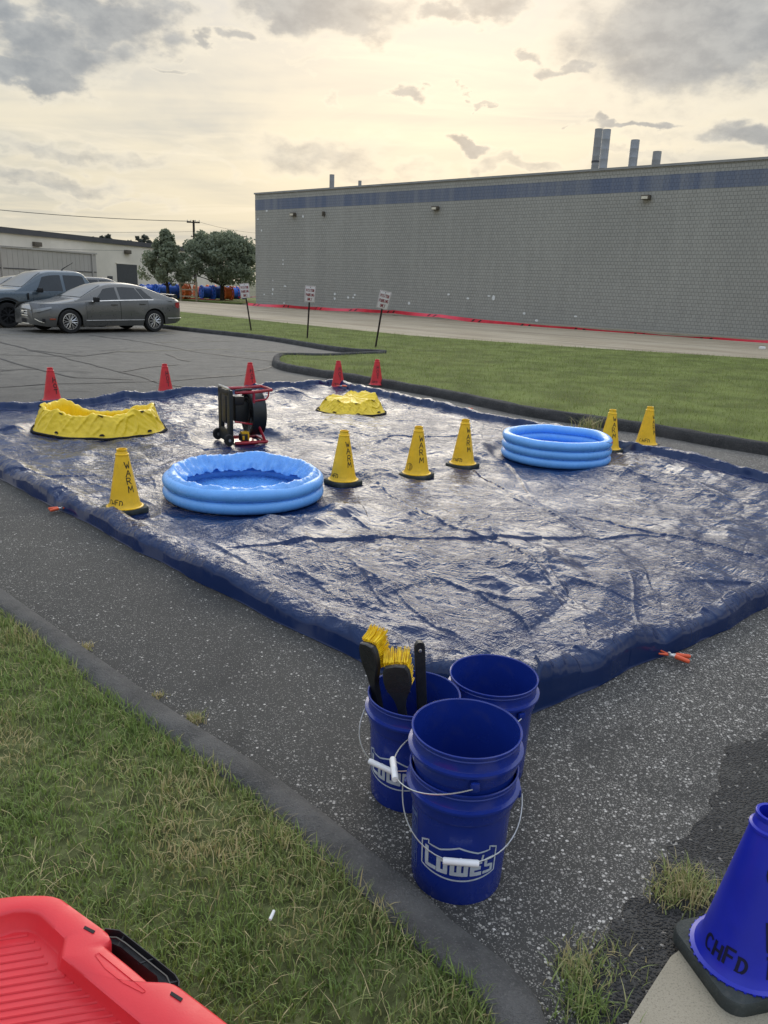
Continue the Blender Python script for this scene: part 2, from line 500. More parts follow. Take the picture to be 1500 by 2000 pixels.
def block_mat(name, lo, hi, mortar):
    m, t = mat(name)
    o = t.node('ShaderNodeTexCoord').outputs['Object']
    sx = t.node('ShaderNodeSeparateXYZ', {0: o}).outputs
    uv = t.node('ShaderNodeCombineXYZ', {0: sx[0], 1: sx[2], 2: 0.0}).outputs[0]
    br = t.node('ShaderNodeTexBrick', offset=.5, squash=1.0)
    t.put(br.inputs['Vector'], uv)
    for k, v in (('Scale', 1.0), ('Mortar Size', .010), ('Mortar Smooth', .3), ('Bias', 0.0), ('Brick Width', .170), ('Row Height', .162)):
        br.inputs[k].default_value = v
    br.inputs['Color1'].default_value = (*lo, 1)
    br.inputs['Color2'].default_value = (*hi, 1)
    br.inputs['Mortar'].default_value = (*mortar, 1)
    st = t.noise(t.vmath('MULTIPLY', o, (1.6, 1, .08)), 1.0, 5, .65)
    c = t.mix(t.mapr(st, .35, .7, 0, .30), br.outputs['Color'], (.40, .395, .35, 1))
    c = t.mix(t.mapr(t.noise(o, .25, 3, .5), .3, .7, 0, .22), c, (.22, .22, .20, 1))
    t.put(t.b.inputs['Base Color'], c)
    t.b.inputs['Roughness'].default_value = .62
    t.b.inputs['Specular IOR Level'].default_value = .4
    bn = t.node('ShaderNodeBump', {'Strength': .9, 'Distance': .015, 'Height': t.math('SUBTRACT', 1.0, br.outputs['Fac'])})
    t.l.new(bn.outputs[0], t.b.inputs['Normal'])
    return m


M['block'] = block_mat('grey_painted_block', (.305, .300, .268), (.345, .340, .304), (.205, .203, .186))
M['block_blue'] = block_mat('blue_painted_block', (.108, .138, .212), (.112, .142, .217), (.095, .118, .185))


def tarp_mat():
    m, t = mat('blue_poly_tarp')
    o = t.node('ShaderNodeTexCoord').outputs['Object']
    n = t.noise(o, 3, 4, .6)
    c = t.mix(n, (.0052, .016, .066, 1), (.0085, .024, .088, 1))
    t.put(t.b.inputs['Base Color'], c)
    t.b.inputs['Specular IOR Level'].default_value = .36
    t.b.inputs['Specular Tint'].default_value = (.78, .88, 1.0, 1)
    t.put(t.b.inputs['Roughness'], t.mapr(t.noise(o, 9, 3, .6), .3, .7, .10, .17))
    def crease(ang, sx, sy, seed):
        ro = t.node('ShaderNodeVectorRotate', {'Vector': o, 'Angle': math.radians(ang)})
        ro.rotation_type = 'Z_AXIS'
        p = t.vmath('ADD', t.vmath('MULTIPLY', ro.outputs[0], (sx, sy, 0)), (seed, seed * 1.7, 0))
        n_ = t.noise(p, 1.0, 3, .55, .5, dim='2D')
        return t.mapr(t.math('ABSOLUTE', t.math('SUBTRACT', n_, .5)), .0, .11, 1.0, 0.0, smooth=False)
    h = t.math('ADD', crease(28, 3.0, 17, 1.3), t.math('MULTIPLY', crease(-38, 4.0, 22, 5.1), .8))
    h = t.math('ADD', h, t.math('MULTIPLY', crease(70, 7.0, 30, 9.7), .55))
    h = t.math('ADD', h, t.math('MULTIPLY', crease(5, 12.0, 40, 3.9), .18))
    nz = t.node('ShaderNodeSeparateXYZ', {0: t.node('ShaderNodeNewGeometry').outputs['Normal']}).outputs[2]
    h = t.math('MULTIPLY', h, t.mapr(nz, .55, .88))
    h = t.math('MULTIPLY', h, t.mapr(t.noise(o, 1.6, 3, .6), .32, .62, .25, 1.0))
    bn = t.node('ShaderNodeBump', {'Strength': 1.0, 'Distance': .0026, 'Height': h})
    t.l.new(bn.outputs[0], t.b.inputs['Normal'])
    return m


M['tarp'] = tarp_mat()


# ------------------------------------------------------------------ mesh helpers
class MB:
    def __init__(s):
        s.v = []
        s.f = []

    def add(s, verts, faces, mx=None):
        o = len(s.v)
        if mx is not None:
            verts = [tuple(mx @ Vector(p)) for p in verts]
        s.v += [tuple(map(float, p)) for p in verts]
        s.f += [tuple(i + o for i in f) for f in faces]
        return s

    def box(s, c, d, mx=None, rot=None):
        x, y, z = (q / 2 for q in d)
        vs = [Vector((sx * x, sy * y, sz * z)) for sx in (-1, 1) for sy in (-1, 1) for sz in (-1, 1)]
        if rot is not None:
            vs = [rot @ p for p in vs]
        vs = [p + Vector(c) for p in vs]
        return s.add(vs, [(0, 1, 3, 2), (4, 6, 7, 5), (0, 4, 5, 1), (2, 3, 7, 6), (0, 2, 6, 4), (1, 5, 7, 3)], mx)

    def bbox(s, c, d, b=.01, mx=None, rot=None):
        """box with chamfered edges"""
        bm = bmesh.new()
        bmesh.ops.create_cube(bm, size=1)
        for v in bm.verts:
            v.co = Vector((v.co.x * d[0], v.co.y * d[1], v.co.z * d[2]))
        bmesh.ops.bevel(bm, geom=bm.edges[:], offset=min(b, min(d) * .45), segments=2, affect='EDGES', profile=.6)
        vs = [v.co.copy() for v in bm.verts]
        bm.verts.index_update()
        fs = [tuple(v.index for v in f.verts) for f in bm.faces]
        bm.free()
        if rot is not None:
            vs = [rot @ p for p in vs]
        return s.add([p + Vector(c) for p in vs], fs, mx)

    def lathe(s, prof, n=32, mx=None, closed=False):
        """profile (r, z) spun about Z"""
        vs, fs = [], []
        k = len(prof)
        for i in range(n):
            a = 2 * PI * i / n
            vs += [(r * math.cos(a), r * math.sin(a), z) for r, z in prof]
        m = k if closed else k - 1
        for i in range(n):
            j = (i + 1) % n
            for q in range(m):
                p = (q + 1) % k
                fs.append((i * k + q, j * k + q, j * k + p, i * k + p))
        return s.add(vs, fs, mx)

    def tube(s, pts, r, n=8, mx=None, caps=True, loop=False):
        pts = [Vector(p) for p in pts]
        rs = r if isinstance(r, (list, tuple)) else [r] * len(pts)
        vs, fs = [], []
        ref = None
        L = len(pts)
        for i, p in enumerate(pts):
            if loop:
                d = pts[(i + 1) % L] - pts[i - 1]
            else:
                d = pts[min(i + 1, L - 1)] - pts[max(i - 1, 0)]
            d.normalize()
            if ref is None:
                ref = d.orthogonal().normalized()
            else:
                ref = (ref - d * ref.dot(d)).normalized()
            b = d.cross(ref)
            for k in range(n):
                a = 2 * PI * k / n
                vs.append(p + (ref * math.cos(a) + b * math.sin(a)) * rs[i])
        for i in range(L if loop else L - 1):
            j = (i + 1) % L
            for k in range(n):
                q = (k + 1) % n
                fs.append((i * n + k, i * n + q, j * n + q, j * n + k))
        if caps and not loop:
            fs.append(tuple(range(n - 1, -1, -1)))
            fs.append(tuple((L - 1) * n + k for k in range(n)))
        return s.add(vs, fs, mx)

    def prism(s, poly, z0, z1, mx=None):
        n = len(poly)
        vs = [(x, y, z0) for x, y in poly] + [(x, y, z1) for x, y in poly]
        fs = [(i, (i + 1) % n, n + (i + 1) % n, n + i) for i in range(n)]
        fs += [tuple(range(n - 1, -1, -1)), tuple(range(n, 2 * n))]
        return s.add(vs, fs, mx)

    def grid(s, pts, mx=None, cu=False, cv=False):
        """pts[i][j]"""
        ni, nj = len(pts), len(pts[0])
        vs = [p for row in pts for p in row]
        fs = []
        for i in range(ni if cu else ni - 1):
            a = (i + 1) % ni
            for j in range(nj if cv else nj - 1):
                b = (j + 1) % nj
                fs.append((i * nj + j, a * nj + j, a * nj + b, i * nj + b))
        return s.add(vs, fs, mx)

    def build(s, name, m, parent=None, smooth=True, angle=35, loc=None, rotz=0, fix=True):
        me = bpy.data.meshes.new(name)
        me.from_pydata(s.v, [], s.f)
        if fix:
            bm = bmesh.new()
            bm.from_mesh(me)
            bmesh.ops.remove_doubles(bm, verts=bm.verts[:], dist=1e-5)
            bmesh.ops.recalc_face_normals(bm, faces=bm.faces[:])
            bm.to_mesh(me)
            bm.free()
        me.materials.append(m)
        me.update()
        if smooth:
            me.shade_smooth()
            me.set_sharp_from_angle(angle=math.radians(angle))
        o = bpy.data.objects.new(name, me)
        COL.objects.link(o)
        if parent is not None:
            o.parent = parent
        if loc is not None:
            o.location = loc
        o.rotation_euler.z = rotz
        return o


def np_mesh(name, V, F, m, parent=None, attrs=None, smooth=True):
    """large mesh from arrays; F is (n, 3) or (n, 4)"""
    me = bpy.data.meshes.new(name)
    n, k = F.shape
    me.vertices.add(len(V))
    me.vertices.foreach_set('co', V.astype(np.float32).ravel())
    me.loops.add(n * k)
    me.loops.foreach_set('vertex_index', F.astype(np.int32).ravel())
    me.polygons.add(n)
    me.polygons.foreach_set('loop_start', np.arange(n, dtype=np.int32) * k)
    me.polygons.foreach_set('use_smooth', np.full(n, smooth))
    for an, av in (attrs or {}).items():
        a = me.attributes.new(an, 'FLOAT', 'POINT')
        a.data.foreach_set('value', av.astype(np.float32))
    me.materials.append(m)
    me.update()
    me.validate()
    o = bpy.data.objects.new(name, me)
    COL.objects.link(o)
    if parent is not None:
        o.parent = parent
    return o


def tag(o, label, cat, group=None, kind=None):
    if label:
        o['label'] = label
    if cat:
        o['category'] = cat
    if group:
        o['group'] = group
    if kind:
        o['kind'] = kind
    return o


def thing(name, label, cat, loc=(0, 0, 0), rotz=0.0, group=None):
    o = bpy.data.objects.new(name, None)
    COL.objects.link(o)
    o.empty_display_size = .1
    o.location = tuple(float(q) for q in loc)
    o.rotation_euler.z = rotz
    return tag(o, label, cat, group)


def struct(o, label=None):
    o['kind'] = 'structure'
    if label:
        o['label'] = label
    return o


# -- noise
_perm = np.random.default_rng(3).permutation(256)
_perm = np.concatenate([_perm, _perm])
_ga = np.random.default_rng(4).random(256) * 2 * PI
_gx, _gy = np.cos(_ga), np.sin(_ga)


def perlin(x, y, seed=0):
    x = np.asarray(x, float) + seed * 17.31
    y = np.asarray(y, float) + seed * 9.73
    xi, yi = np.floor(x).astype(int), np.floor(y).astype(int)
    xf, yf = x - xi, y - yi
    u, v = xf * xf * xf * (xf * (xf * 6 - 15) + 10), yf * yf * yf * (yf * (yf * 6 - 15) + 10)

    def g(ix, iy, dx, dy):
        h = _perm[_perm[ix & 255] + (iy & 255)]
        return _gx[h] * dx + _gy[h] * dy
    a = g(xi, yi, xf, yf)
    b = g(xi + 1, yi, xf - 1, yf)
    c = g(xi, yi + 1, xf, yf - 1)
    d = g(xi + 1, yi + 1, xf - 1, yf - 1)
    return ((a * (1 - u) + b * u) * (1 - v) + (c * (1 - u) + d * u) * v) * 1.5


def fbm(x, y, o=4, seed=0):
    r, a = 0, .5
    for i in range(o):
        r = r + a * perlin(x * 2 ** i, y * 2 ** i, seed + i)
        a *= .5
    return r


def sstep(a, b, x):
    t = np.clip((x - a) / (b - a), 0, 1)
    return t * t * (3 - 2 * t)


# -- hand lettering: strokes in a unit cell (x 0..1, y 0..1)
def arc(cx, cy, rx, ry, a0, a1, n=12):
    return [(cx + rx * math.cos(math.radians(a0 + (a1 - a0) * i / n)), cy + ry * math.sin(math.radians(a0 + (a1 - a0) * i / n))) for i in range(n + 1)]


FONT = {
    'A': [[(0, 0), (.48, 1), (.95, 0)], [(.2, .4), (.78, .4)]],
    'C': [arc(.55, .5, .5, .5, 55, 305)],
    'D': [[(.08, 0), (.08, 1)], [(.0, 1)] + arc(.25, .5, .65, .5, 90, -90) + [(.0, 0)]],
    'E': [[(.9, 1), (.08, 1), (.08, 0), (.9, 0)], [(.08, .52), (.75, .52)]],
    'F': [[(.1, 0), (.1, 1), (.85, 1)], [(.1, .54), (.7, .54)]],
    'G': [arc(.52, .5, .48, .5, 50, 300) + [(.95, .12), (.95, .45), (.55, .45)]],
    'H': [[(.06, 0), (.1, 1)], [(.88, 0), (.9, 1)], [(.08, .5), (.9, .52)]],
    'I': [[(.5, 0), (.5, 1)]],
    'K': [[(.08, 0), (.08, 1)], [(.9, 1), (.1, .45)], [(.35, .6), (.92, 0)]],
    'L': [[(.1, 1), (.1, 0), (.85, 0)]],
    'M': [[(.0, 0), (.1, 1), (.5, .3), (.9, 1), (1, 0)]],
    'N': [[(.05, 0), (.05, 1), (.92, 0), (.92, 1)]],
    'O': [arc(.5, .5, .47, .5, 90, 450, 18)],
    'P': [[(.1, 0), (.1, 1)] + arc(.5, .75, .4, .25, 90, -90) + [(.1, .5)]],
    'R': [[(.1, 0), (.1, 1)] + arc(.48, .75, .4, .25, 90, -90) + [(.1, .5)], [(.42, .5), (.92, 0)]],
    'S': [arc(.5, .76, .42, .24, 30, 270) + arc(.5, .26, .42, .26, 90, -150)],
    'T': [[(0, 1), (1, 1)], [(.5, 1), (.5, 0)]],
    'V': [[(0, 1), (.5, 0), (1, 1)]],
    'W': [[(0, 1), (.25, 0), (.5, .72), (.75, 0), (1, 1)]],
    'Y': [[(0, 1), (.5, .5), (1, 1)], [(.5, .5), (.5, 0)]],
}


def ribbon(mb, strokes, width, fn, step=.01):
    """strokes in metres on a flat sheet -> thin strips laid on a surface by fn(u, v) -> point"""
    for st in strokes:
        pts = [st[0]]
        for a, b in zip(st[:-1], st[1:]):
            n = max(1, int(math.hypot(b[0] - a[0], b[1] - a[1]) / step))
            for i in range(1, n + 1):
                pts.append((a[0] + (b[0] - a[0]) * i / n, a[1] + (b[1] - a[1]) * i / n))
        rows = []
        L = len(pts)
        for i, p in enumerate(pts):
            a, b = pts[max(0, i - 1)], pts[min(L - 1, i + 1)]
            dx, dy = b[0] - a[0], b[1] - a[1]
            l = math.hypot(dx, dy) or 1
            nx, ny = -dy / l * width / 2, dx / l * width / 2
            if i == 0:
                p = (p[0] - dx / l * width * .4, p[1] - dy / l * width * .4)
            if i == L - 1:
                p = (p[0] + dx / l * width * .4, p[1] + dy / l * width * .4)
            rows.append([fn(p[0] + nx, p[1] + ny), fn(p[0] - nx, p[1] - ny)])
        mb.grid(rows)


def word(txt, x, y, w, h, gap=.3, slant=0.0, jit=0.0, r=random):
    """strokes of a word starting at x, baseline y, letters w wide and h high"""
    out = []
    for ch in txt:
        if ch in FONT:
            jx, jy, js = r.uniform(-jit, jit) * w, r.uniform(-jit, jit) * h, 1 + r.uniform(-jit, jit)
            for st in FONT[ch]:
                out.append([(x + jx + (px + slant * py) * w * js, y + jy + py * h * js) for px, py in st])
        x += w * (1 + gap) if ch != "'" else w * .5
    return out


# ================================================================== SETTING
def poly_sheet(name, pts, z, m, thick=None):
    """flat outline -> sheet, or slab with a visible edge when thick is given"""
    mb = MB()
    if thick:
        mb.prism([(p[0], p[1]) for p in pts], z - thick, z)
    else:
        mb.add([(p[0], p[1], z) for p in pts], [tuple(range(len(pts)))])
    o = mb.build(name, m, smooth=False)
    bm = bmesh.new()
    bm.from_mesh(o.data)
    bmesh.ops.triangulate(bm, faces=[f for f in bm.faces if len(f.verts) > 4])
    bmesh.ops.recalc_face_normals(bm, faces=bm.faces[:])
    bm.to_mesh(o.data)
    bm.free()
    if not thick and o.data.polygons[0].normal.z < 0:
        o.data.flip_normals()
    return struct(o)


poly_sheet('ground', [(-900, -200), (900, -200), (900, 1500), (-900, 1500)], -.05, M['terrain'])
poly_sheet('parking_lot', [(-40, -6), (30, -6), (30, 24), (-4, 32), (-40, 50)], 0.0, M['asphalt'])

Z_LAWN = .09


def smooth_line(pts, step=.12):
    """Catmull-Rom through the points"""
    pts = [np.array(p[:2], float) for p in pts]
    P = [2 * pts[0] - pts[1]] + pts + [2 * pts[-1] - pts[-2]]
    out = []
    for i in range(1, len(P) - 2):
        a, b, c, d = P[i - 1:i + 3]
        n = max(2, int(np.linalg.norm(c - b) / step))
        for k in range(n):
            t = k / n
            out.append(.5 * ((2 * b) + (c - a) * t + (2 * a - 5 * b + 4 * c - d) * t * t + (3 * b - a - 3 * c + d) * t ** 3))
    out.append(pts[-1])
    return out


def offset_line(line, d):
    out = []
    for i, p in enumerate(line):
        a, b = line[max(0, i - 1)], line[min(len(line) - 1, i + 1)]
        t = (b - a) / (np.linalg.norm(b - a) or 1)
        out.append(p + np.array([-t[1], t[0]]) * d)
    return out


def kerb(line, width, h, side, seed, endtaper=(False, False), m='kerb'):
    """extruded asphalt kerb: line = foot on the asphalt side; side = +1 grass on the left"""
    rows = []
    prof = [(-.004, -.03), (0.0, .02), (.012, h * .62), (.035, h * .92), (.06, h), (width * .55, h * 1.04), (width - .03, h), (width, h * .80), (width + .01, -.03)]
    n = len(line)
    for i, p in enumerate(line):
        a, b = line[max(0, i - 1)], line[min(n - 1, i + 1)]
        t = (b - a) / (np.linalg.norm(b - a) or 1)
        nn = np.array([-t[1], t[0]]) * side
        sc = 1.0
        if endtaper[0]:
            sc *= float(sstep(0, 6, i))
        if endtaper[1]:
            sc *= float(sstep(0, 6, n - 1 - i))
        row = []
        for k, (d, z) in enumerate(prof):
            j = .010 * float(perlin(p[0] * 3 + k * .37, p[1] * 3, seed)) + .006 * float(perlin(p[0] * 11 + k, p[1] * 11, seed + 1))
            q = p + nn * (d + j)
            row.append((q[0], q[1], max(-.03, z * (sc if z > 0 else 1) + (j * .9 if 1 < k < 8 else 0))))
        rows.append(row)
    mb = MB().grid(rows)
    return struct(mb.build('kerb', M[m], smooth=True, angle=60))


# near kerb, sweeping to its worn end beside the blue buckets
_ke = [G(*p, .088) for p in ((0, 1145), (160, 1258), (330, 1378), (520, 1500), (788, 1706), (886, 1796), (975, 1862), (1038, 1930), (1062, 2000))]
near_foot = smooth_line([(-4.6, 6.0), (-2.75, 4.38)] + _ke + [(.40, 1.15), (.36, .95), (.2, .6)], .05)
near_foot = offset_line(near_foot, .03)
kerb(near_foot, .152, .092, -1, 11, m='kerb_worn')
near_in = offset_line(near_foot, -.134)

# far kerbs (island in front of the lawn, and the one the cars nose over)
island_foot = smooth_line([(16, 3.2), (6.6, 6.85), G(1500, 890), G(1287, 853), G(1148, 832), G(1020, 812), G(860, 778), G(700, 749), G(600, 733),
                           G(545, 722), G(531, 711), G(548, 700), (-1.55, 17.9), (-.9, 18.6), (-.2, 19.2)], .12)
kerb(island_foot, .16, .13, -1, 21)
bay_foot = smooth_line([(-.1, 19.5), G(735, 693), G(650, 686), G(500, 662), G(330, 643), (-11, 30.3), (-20, 39.6)], .15)
kerb(bay_foot, .15, .12, -1, 31)
island_in = offset_line(island_foot, -.12)
bay_in = offset_line(bay_foot, -.12)

road_near = [(-22, 49), (-10.4, 38.9), (-4.2, 31.9), (.63, 26.85), (5.2, 24.4), tuple(G(1500, 707)[:2]), (16, 20.6), (34, 13)]
far_lawn_poly = [(34, -2)] + [tuple(p) for p in island_in] + [tuple(p) for p in bay_in] + [(-24, 44)] + [tuple(p) for p in road_near]
near_lawn_poly = [tuple(p) for p in near_in] + [(-.4, -1.5), (-7, -1.5), (-7, 7.6)]


def in_poly(x, y, poly):
    x, y = np.asarray(x), np.asarray(y)
    r = np.zeros(x.shape, bool)
    n = len(poly)
    j = n - 1
    for i in range(n):
        xi, yi = poly[i]
        xj, yj = poly[j]
        c = ((yi > y) != (yj > y)) & (x < (xj - xi) * (y - yi) / ((yj - yi) or 1e-12) + xi)
        r ^= c
        j = i
    return r


poly_sheet('lawn', near_lawn_poly, Z_LAWN - .02, M['soil'])
poly_sheet('lawn', far_lawn_poly, Z_LAWN - .005, M['lawn_base'])
poly_sheet('road', road_near + [(34, 22), (16.5, 33.0), (-10.6, 56.2), (-18.5, 62.5), (-30, 74), (-48, 74)], .012, M['road'])
poly_sheet('lawn', [(-10.5, 61), (-13, 60.5), (-17.5, 63.8), (-25, 71), (-33, 80), (-8, 80)], .05, M['lawn_base'], .1)
# kerb strip along the foot of the block wall
WL, WR = np.array([-9.68, 56.5]), np.array([16.35, 34.3])
WD = (WR - WL) / np.linalg.norm(WR - WL)
WN = np.array([WD[1], -WD[0]])          # towards the viewer
a, b = WL - WD * .6 + WN * .75, WR + WD * 26 + WN * .75
poly_sheet('pavement', [a, b, b - WN * .8, a - WN * .8], .10, M['slab'], .12)

# concrete slab at the lower right, and the fresh asphalt round it
poly_sheet('sidewalk', [G(1340, 1846, .02), G(1310, 1868, .02), G(1275, 1922, .02), G(1228, 1996, .02), (.50, 1.05), (.55, .3), (2.6, .2), (2.6, 1.0), G(1600, 1925, .02), G(1440, 1868, .02)], .02, M['slab'], .05)


def jag(pts, amp, step, seed):
    out = []
    n = len(pts)
    for i in range(n):
        p, q = np.array(pts[i][:2]), np.array(pts[(i + 1) % n][:2])
        k = max(1, int(np.linalg.norm(q - p) / step))
        for j in range(k):
            r = p + (q - p) * j / k
            out.append(r + amp * np.array([perlin(r[0] * 14, r[1] * 14, seed), perlin(r[0] * 14 + 7, r[1] * 14, seed + 5)])
                       + amp * .6 * np.array([perlin(r[0] * 60, r[1] * 60, seed), perlin(r[0] * 60 + 7, r[1] * 60, seed + 5)]))
    return out


patch_px = [(1145, 1985), (1148, 1900), (1160, 1850), (1210, 1790), (1240, 1760), (1285, 1735), (1285, 1690), (1325, 1640), (1375, 1600), (1395, 1560), (1400, 1500), (1430, 1462), (1500, 1432)]
poly_sheet('asphalt_patch', jag([G(*p) for p in patch_px] + [(2.5, 3.2), (2.9, 1.2), (.5, .5)], .028, .03, 2), .005, M['patch'])


def strip(name, pts, w, z, m, seed=0, breaks=0.0):
    mb = MB()
    pts = [np.array(p[:2], float) for p in pts]
    rows = []
    line = []
    for p, q in zip(pts[:-1], pts[1:]):
        k = max(1, int(np.linalg.norm(q - p) / .15))
        line += [p + (q - p) * j / k for j in range(k)]
    line.append(pts[-1])
    for i, p in enumerate(line):
        a, b = line[max(0, i - 1)], line[min(len(line) - 1, i + 1)]
        t = (b - a) / (np.linalg.norm(b - a) or 1)
        nn = np.array([-t[1], t[0]])
        ww = w * (.75 + .8 * abs(float(perlin(p[0] * 2, p[1] * 2, seed))))
        c = p + nn * w * 1.2 * float(perlin(p[0] * 1.3, p[1] * 1.3, seed + 3)) * (0 if breaks else 1)
        rows.append([(c[0] + nn[0] * ww / 2, c[1] + nn[1] * ww / 2, z), (c[0] - nn[0] * ww / 2, c[1] - nn[1] * ww / 2, z)])
    mb.grid(rows)
    o = mb.build(name, m, smooth=False)
    if o.data.polygons[0].normal.z < 0:
        o.data.flip_normals()
    return struct(o)


for k, (p0, p1) in enumerate([((222, 687), (452, 682)), ((305, 669), (462, 666)), ((300, 655), (345, 651)), ((0, 654), (120, 652))]):
    strip('parking_line', [G(*p0), G(*p1)], .10, .004, M['line_paint'], k, 1)
A = G(478, 686)
strip('parking_line', [A, G(560, 688)], .26, .004, M['line_paint'], 9, 1)
cracks = [[(0, 668), (60, 684), (130, 700), (235, 727), (330, 752), (440, 770)], [(175, 655), (250, 664), (283, 669), (400, 690), (533, 706)],
          [(0, 693), (90, 696), (160, 696), (230, 687), (310, 690)], [(0, 757), (100, 750), (250, 747), (330, 744), (470, 733), (531, 716)],
          [(0, 700), (75, 722), (150, 738), (260, 742)], [(230, 727), (300, 716), (350, 712)], [(320, 690), (360, 704), (372, 706)],
          [(60, 684), (110, 690), (160, 695)], [(0, 725), (40, 722), (75, 722)]]
for k, c in enumerate(cracks):
    strip('crack_sealer', [G(*p) for p in c], .055, .008, M['seal'], 40 + k)


# ------------------------------------------------------------------ grass blades
def blades(name, pts, zbase, hmin, hmax, width, seg, m, seed, dry, lean=.6, hscale=None, label=None, kind='stuff', parent=None, tone=None):
    r = np.random.default_rng(seed)
    n = len(pts)
    h = r.uniform(hmin, hmax, n)
    if hscale is not None:
        h = h * hscale
    ang = r.uniform(0, 2 * PI, n)
    la = r.uniform(.15, 1.0, n) * lean
    w = width * r.uniform(.7, 1.3, n)
    dx, dy = np.cos(ang), np.sin(ang)
    fa = ang + r.uniform(-.9, .9, n) + PI / 2
    sx, sy = np.cos(fa), np.sin(fa)
    V = []
    for k in range(seg + 1):
        t = k / seg
        out = h * la * t ** 1.8
        up = h * t * (1 - .45 * la * t)
        ww = w * (1 - t) ** .7 * .5
        cx, cy, cz = pts[:, 0] + dx * out, pts[:, 1] + dy * out, zbase + up
        if k < seg:
            V.append(np.stack([cx - sx * ww, cy - sy * ww, cz], 1))
            V.append(np.stack([cx + sx * ww, cy + sy * ww, cz], 1))
        else:
            V.append(np.stack([cx, cy, cz], 1))
    k = 2 * seg + 1
    V = np.stack(V, 1).reshape(-1, 3)
    base = (np.arange(n) * k)[:, None]
    F = []
    for q in range(seg - 1):
        F += [base + np.array([[2 * q, 2 * q + 1, 2 * q + 3]]), base + np.array([[2 * q, 2 * q + 3, 2 * q + 2]])]
    F.append(base + np.array([[2 * seg - 2, 2 * seg - 1, 2 * seg]]))
    F = np.concatenate(F)
    tint = np.clip(r.normal(.45, .22, n) + (0 if tone is None else tone), 0, 1)
    dv = np.clip(dry + r.normal(0, .12, n), 0, 1)
    dv = np.where(r.random(n) < dry * .8, np.clip(dv + .5, 0, 1), dv * .45)
    o = np_mesh(name, V, F, m, parent, {'tint': np.repeat(tint, k), 'dry': np.repeat(dv, k)}, smooth=False)
    if kind:
        o['kind'] = kind
    if label:
        o['label'] = label
    return o


r = np.random.default_rng(5)
n = 430000
gx, gy = r.uniform(-4.2, .62, n), r.uniform(.55, 6.0, n)
# only the wedge of lawn a viewer near the camera could see
keep = in_poly(gx, gy, near_lawn_poly) & (gx > -1.05 * gy - .35) & (gx < .75 * gy)
dens = np.clip(1.25 - .16 * gy, .35, 1)
clump = fbm(gx * 3.5, gy * 3.5, 3, 2)
keep &= (r.random(n) < dens) & (r.random(n) < np.clip(.75 + 1.5 * clump, .25, 1))
gx, gy = gx[keep], gy[keep]
dryn = np.clip(.12 + 1.25 * fbm(gx * 1.5 + 4, gy * 1.5, 4, 7), .02, .95)
edge_d = np.min(np.hypot(gx[:, None] - np.array(near_in)[None, ::3, 0], gy[:, None] - np.array(near_in)[None, ::3, 1]), 1)
hs = .75 + .9 * np.clip(fbm(gx * 4, gy * 4, 3, 9) + .15, 0, 1) + .35 * (edge_d < .10)
blades('grass', np.stack([gx, gy], 1), Z_LAWN - .02, .022, .050, .0042, 3, M['grass_near'], 1, dryn, .9, hs,
       'patchy green and straw coloured grass in front of the kerb', tone=.3 * fbm(gx * 2.2, gy * 2.2, 3, 21))
# thatch lying flat
n = 11000
tx, ty = r.uniform(-4.2, .62, n), r.uniform(.55, 5.0, n)
keep = in_poly(tx, ty, near_lawn_poly) & (tx > -1.05 * ty - .35) & (tx < .75 * ty)
tx, ty = tx[keep], ty[keep]
blades('thatch', np.stack([tx, ty], 1), Z_LAWN - .012, .03, .06, .0028, 2, M['grass_near'], 3, np.full(len(tx), .9), 3.0, None,
       'dry straw lying between the grass blades')

n = 300000
fx, fy = r.uniform(-14, 16, n), r.uniform(6.5, 38, n)
keep = in_poly(fx, fy, far_lawn_poly) & (np.abs(fx) < .62 * fy + .8)
dist = np.hypot(fx, fy)
keep &= r.random(n) < np.clip(1.35 - dist / 26, .10, 1)
fx, fy = fx[keep], fy[keep]
dist = np.hypot(fx, fy)
mow = .5 + .5 * np.sin((fx * .62 + fy * .78) * 2 * PI / 1.15 + fbm(fx * .3, fy * .3, 2, 5) * 2)
dryf = np.clip(.16 + .75 * fbm(fx * .35, fy * .35, 4, 13), .0, .7)
blades('grass', np.stack([fx, fy], 1), Z_LAWN - .01, .035, .075, .007, 1, M['grass_far'], 2, dryf, .7, 1.0 + .02 * dist,
       'mown green lawn between the far kerb and the tan drive', tone=.35 * fbm(fx * .5, fy * .5, 3, 31) + .14 * (mow - .5))


def weed(loc, n, spread, hmin, hmax, label, seed, dry=.35, width=.004, group='weeds in the asphalt joints'):
    r = np.random.default_rng(seed)
    t = thing('weed_clump', label, 'weed', loc, 0, group)
    ct = np.stack([r.normal(0, spread * .5, n), r.normal(0, spread * .5, n)], 1)
    blades('blade', ct, 0.0, hmin, hmax, width, 3, M['grass_near'], seed + 1, np.full(n, dry), 1.0, None, None, 'stuff', t)
    return t


weed(G(1345, 1740), 420, .085, .035, .085, 'straw tipped weed clump beside the blue cone base', 61, .55)
weed(G(1300, 1752), 160, .055, .02, .05, 'low olive weed at the edge of the dark asphalt patch', 62, .5)
weed(G(1125, 1900), 240, .06, .02, .06, 'small pale weed clump where the kerb ends', 63, .45)
weed(G(1140, 1975), 260, .075, .03, .08, 'tall green weed tuft between the kerb end and the concrete slab', 64, .15)
weed(G(1175, 1880), 120, .08, .02, .06, 'sparse weed sprigs on the fresh asphalt', 65, .4)
weed(G(380, 1408), 150, .04, .02, .05, 'tiny yellow weed growing at the foot of the near kerb', 66, .6)
weed(G(168, 1268), 90, .035, .02, .04, 'dried weed in the kerb joint at the far left', 67, .9)
weed(G(1150, 838), 130, .16, .10, .28, 'straggly weed against the far kerb behind the pool', 68, .55, .008)
weed(G(310, 1360), 60, .035, .01, .03, 'brown dried weed beside the near kerb', 69, 1.0)

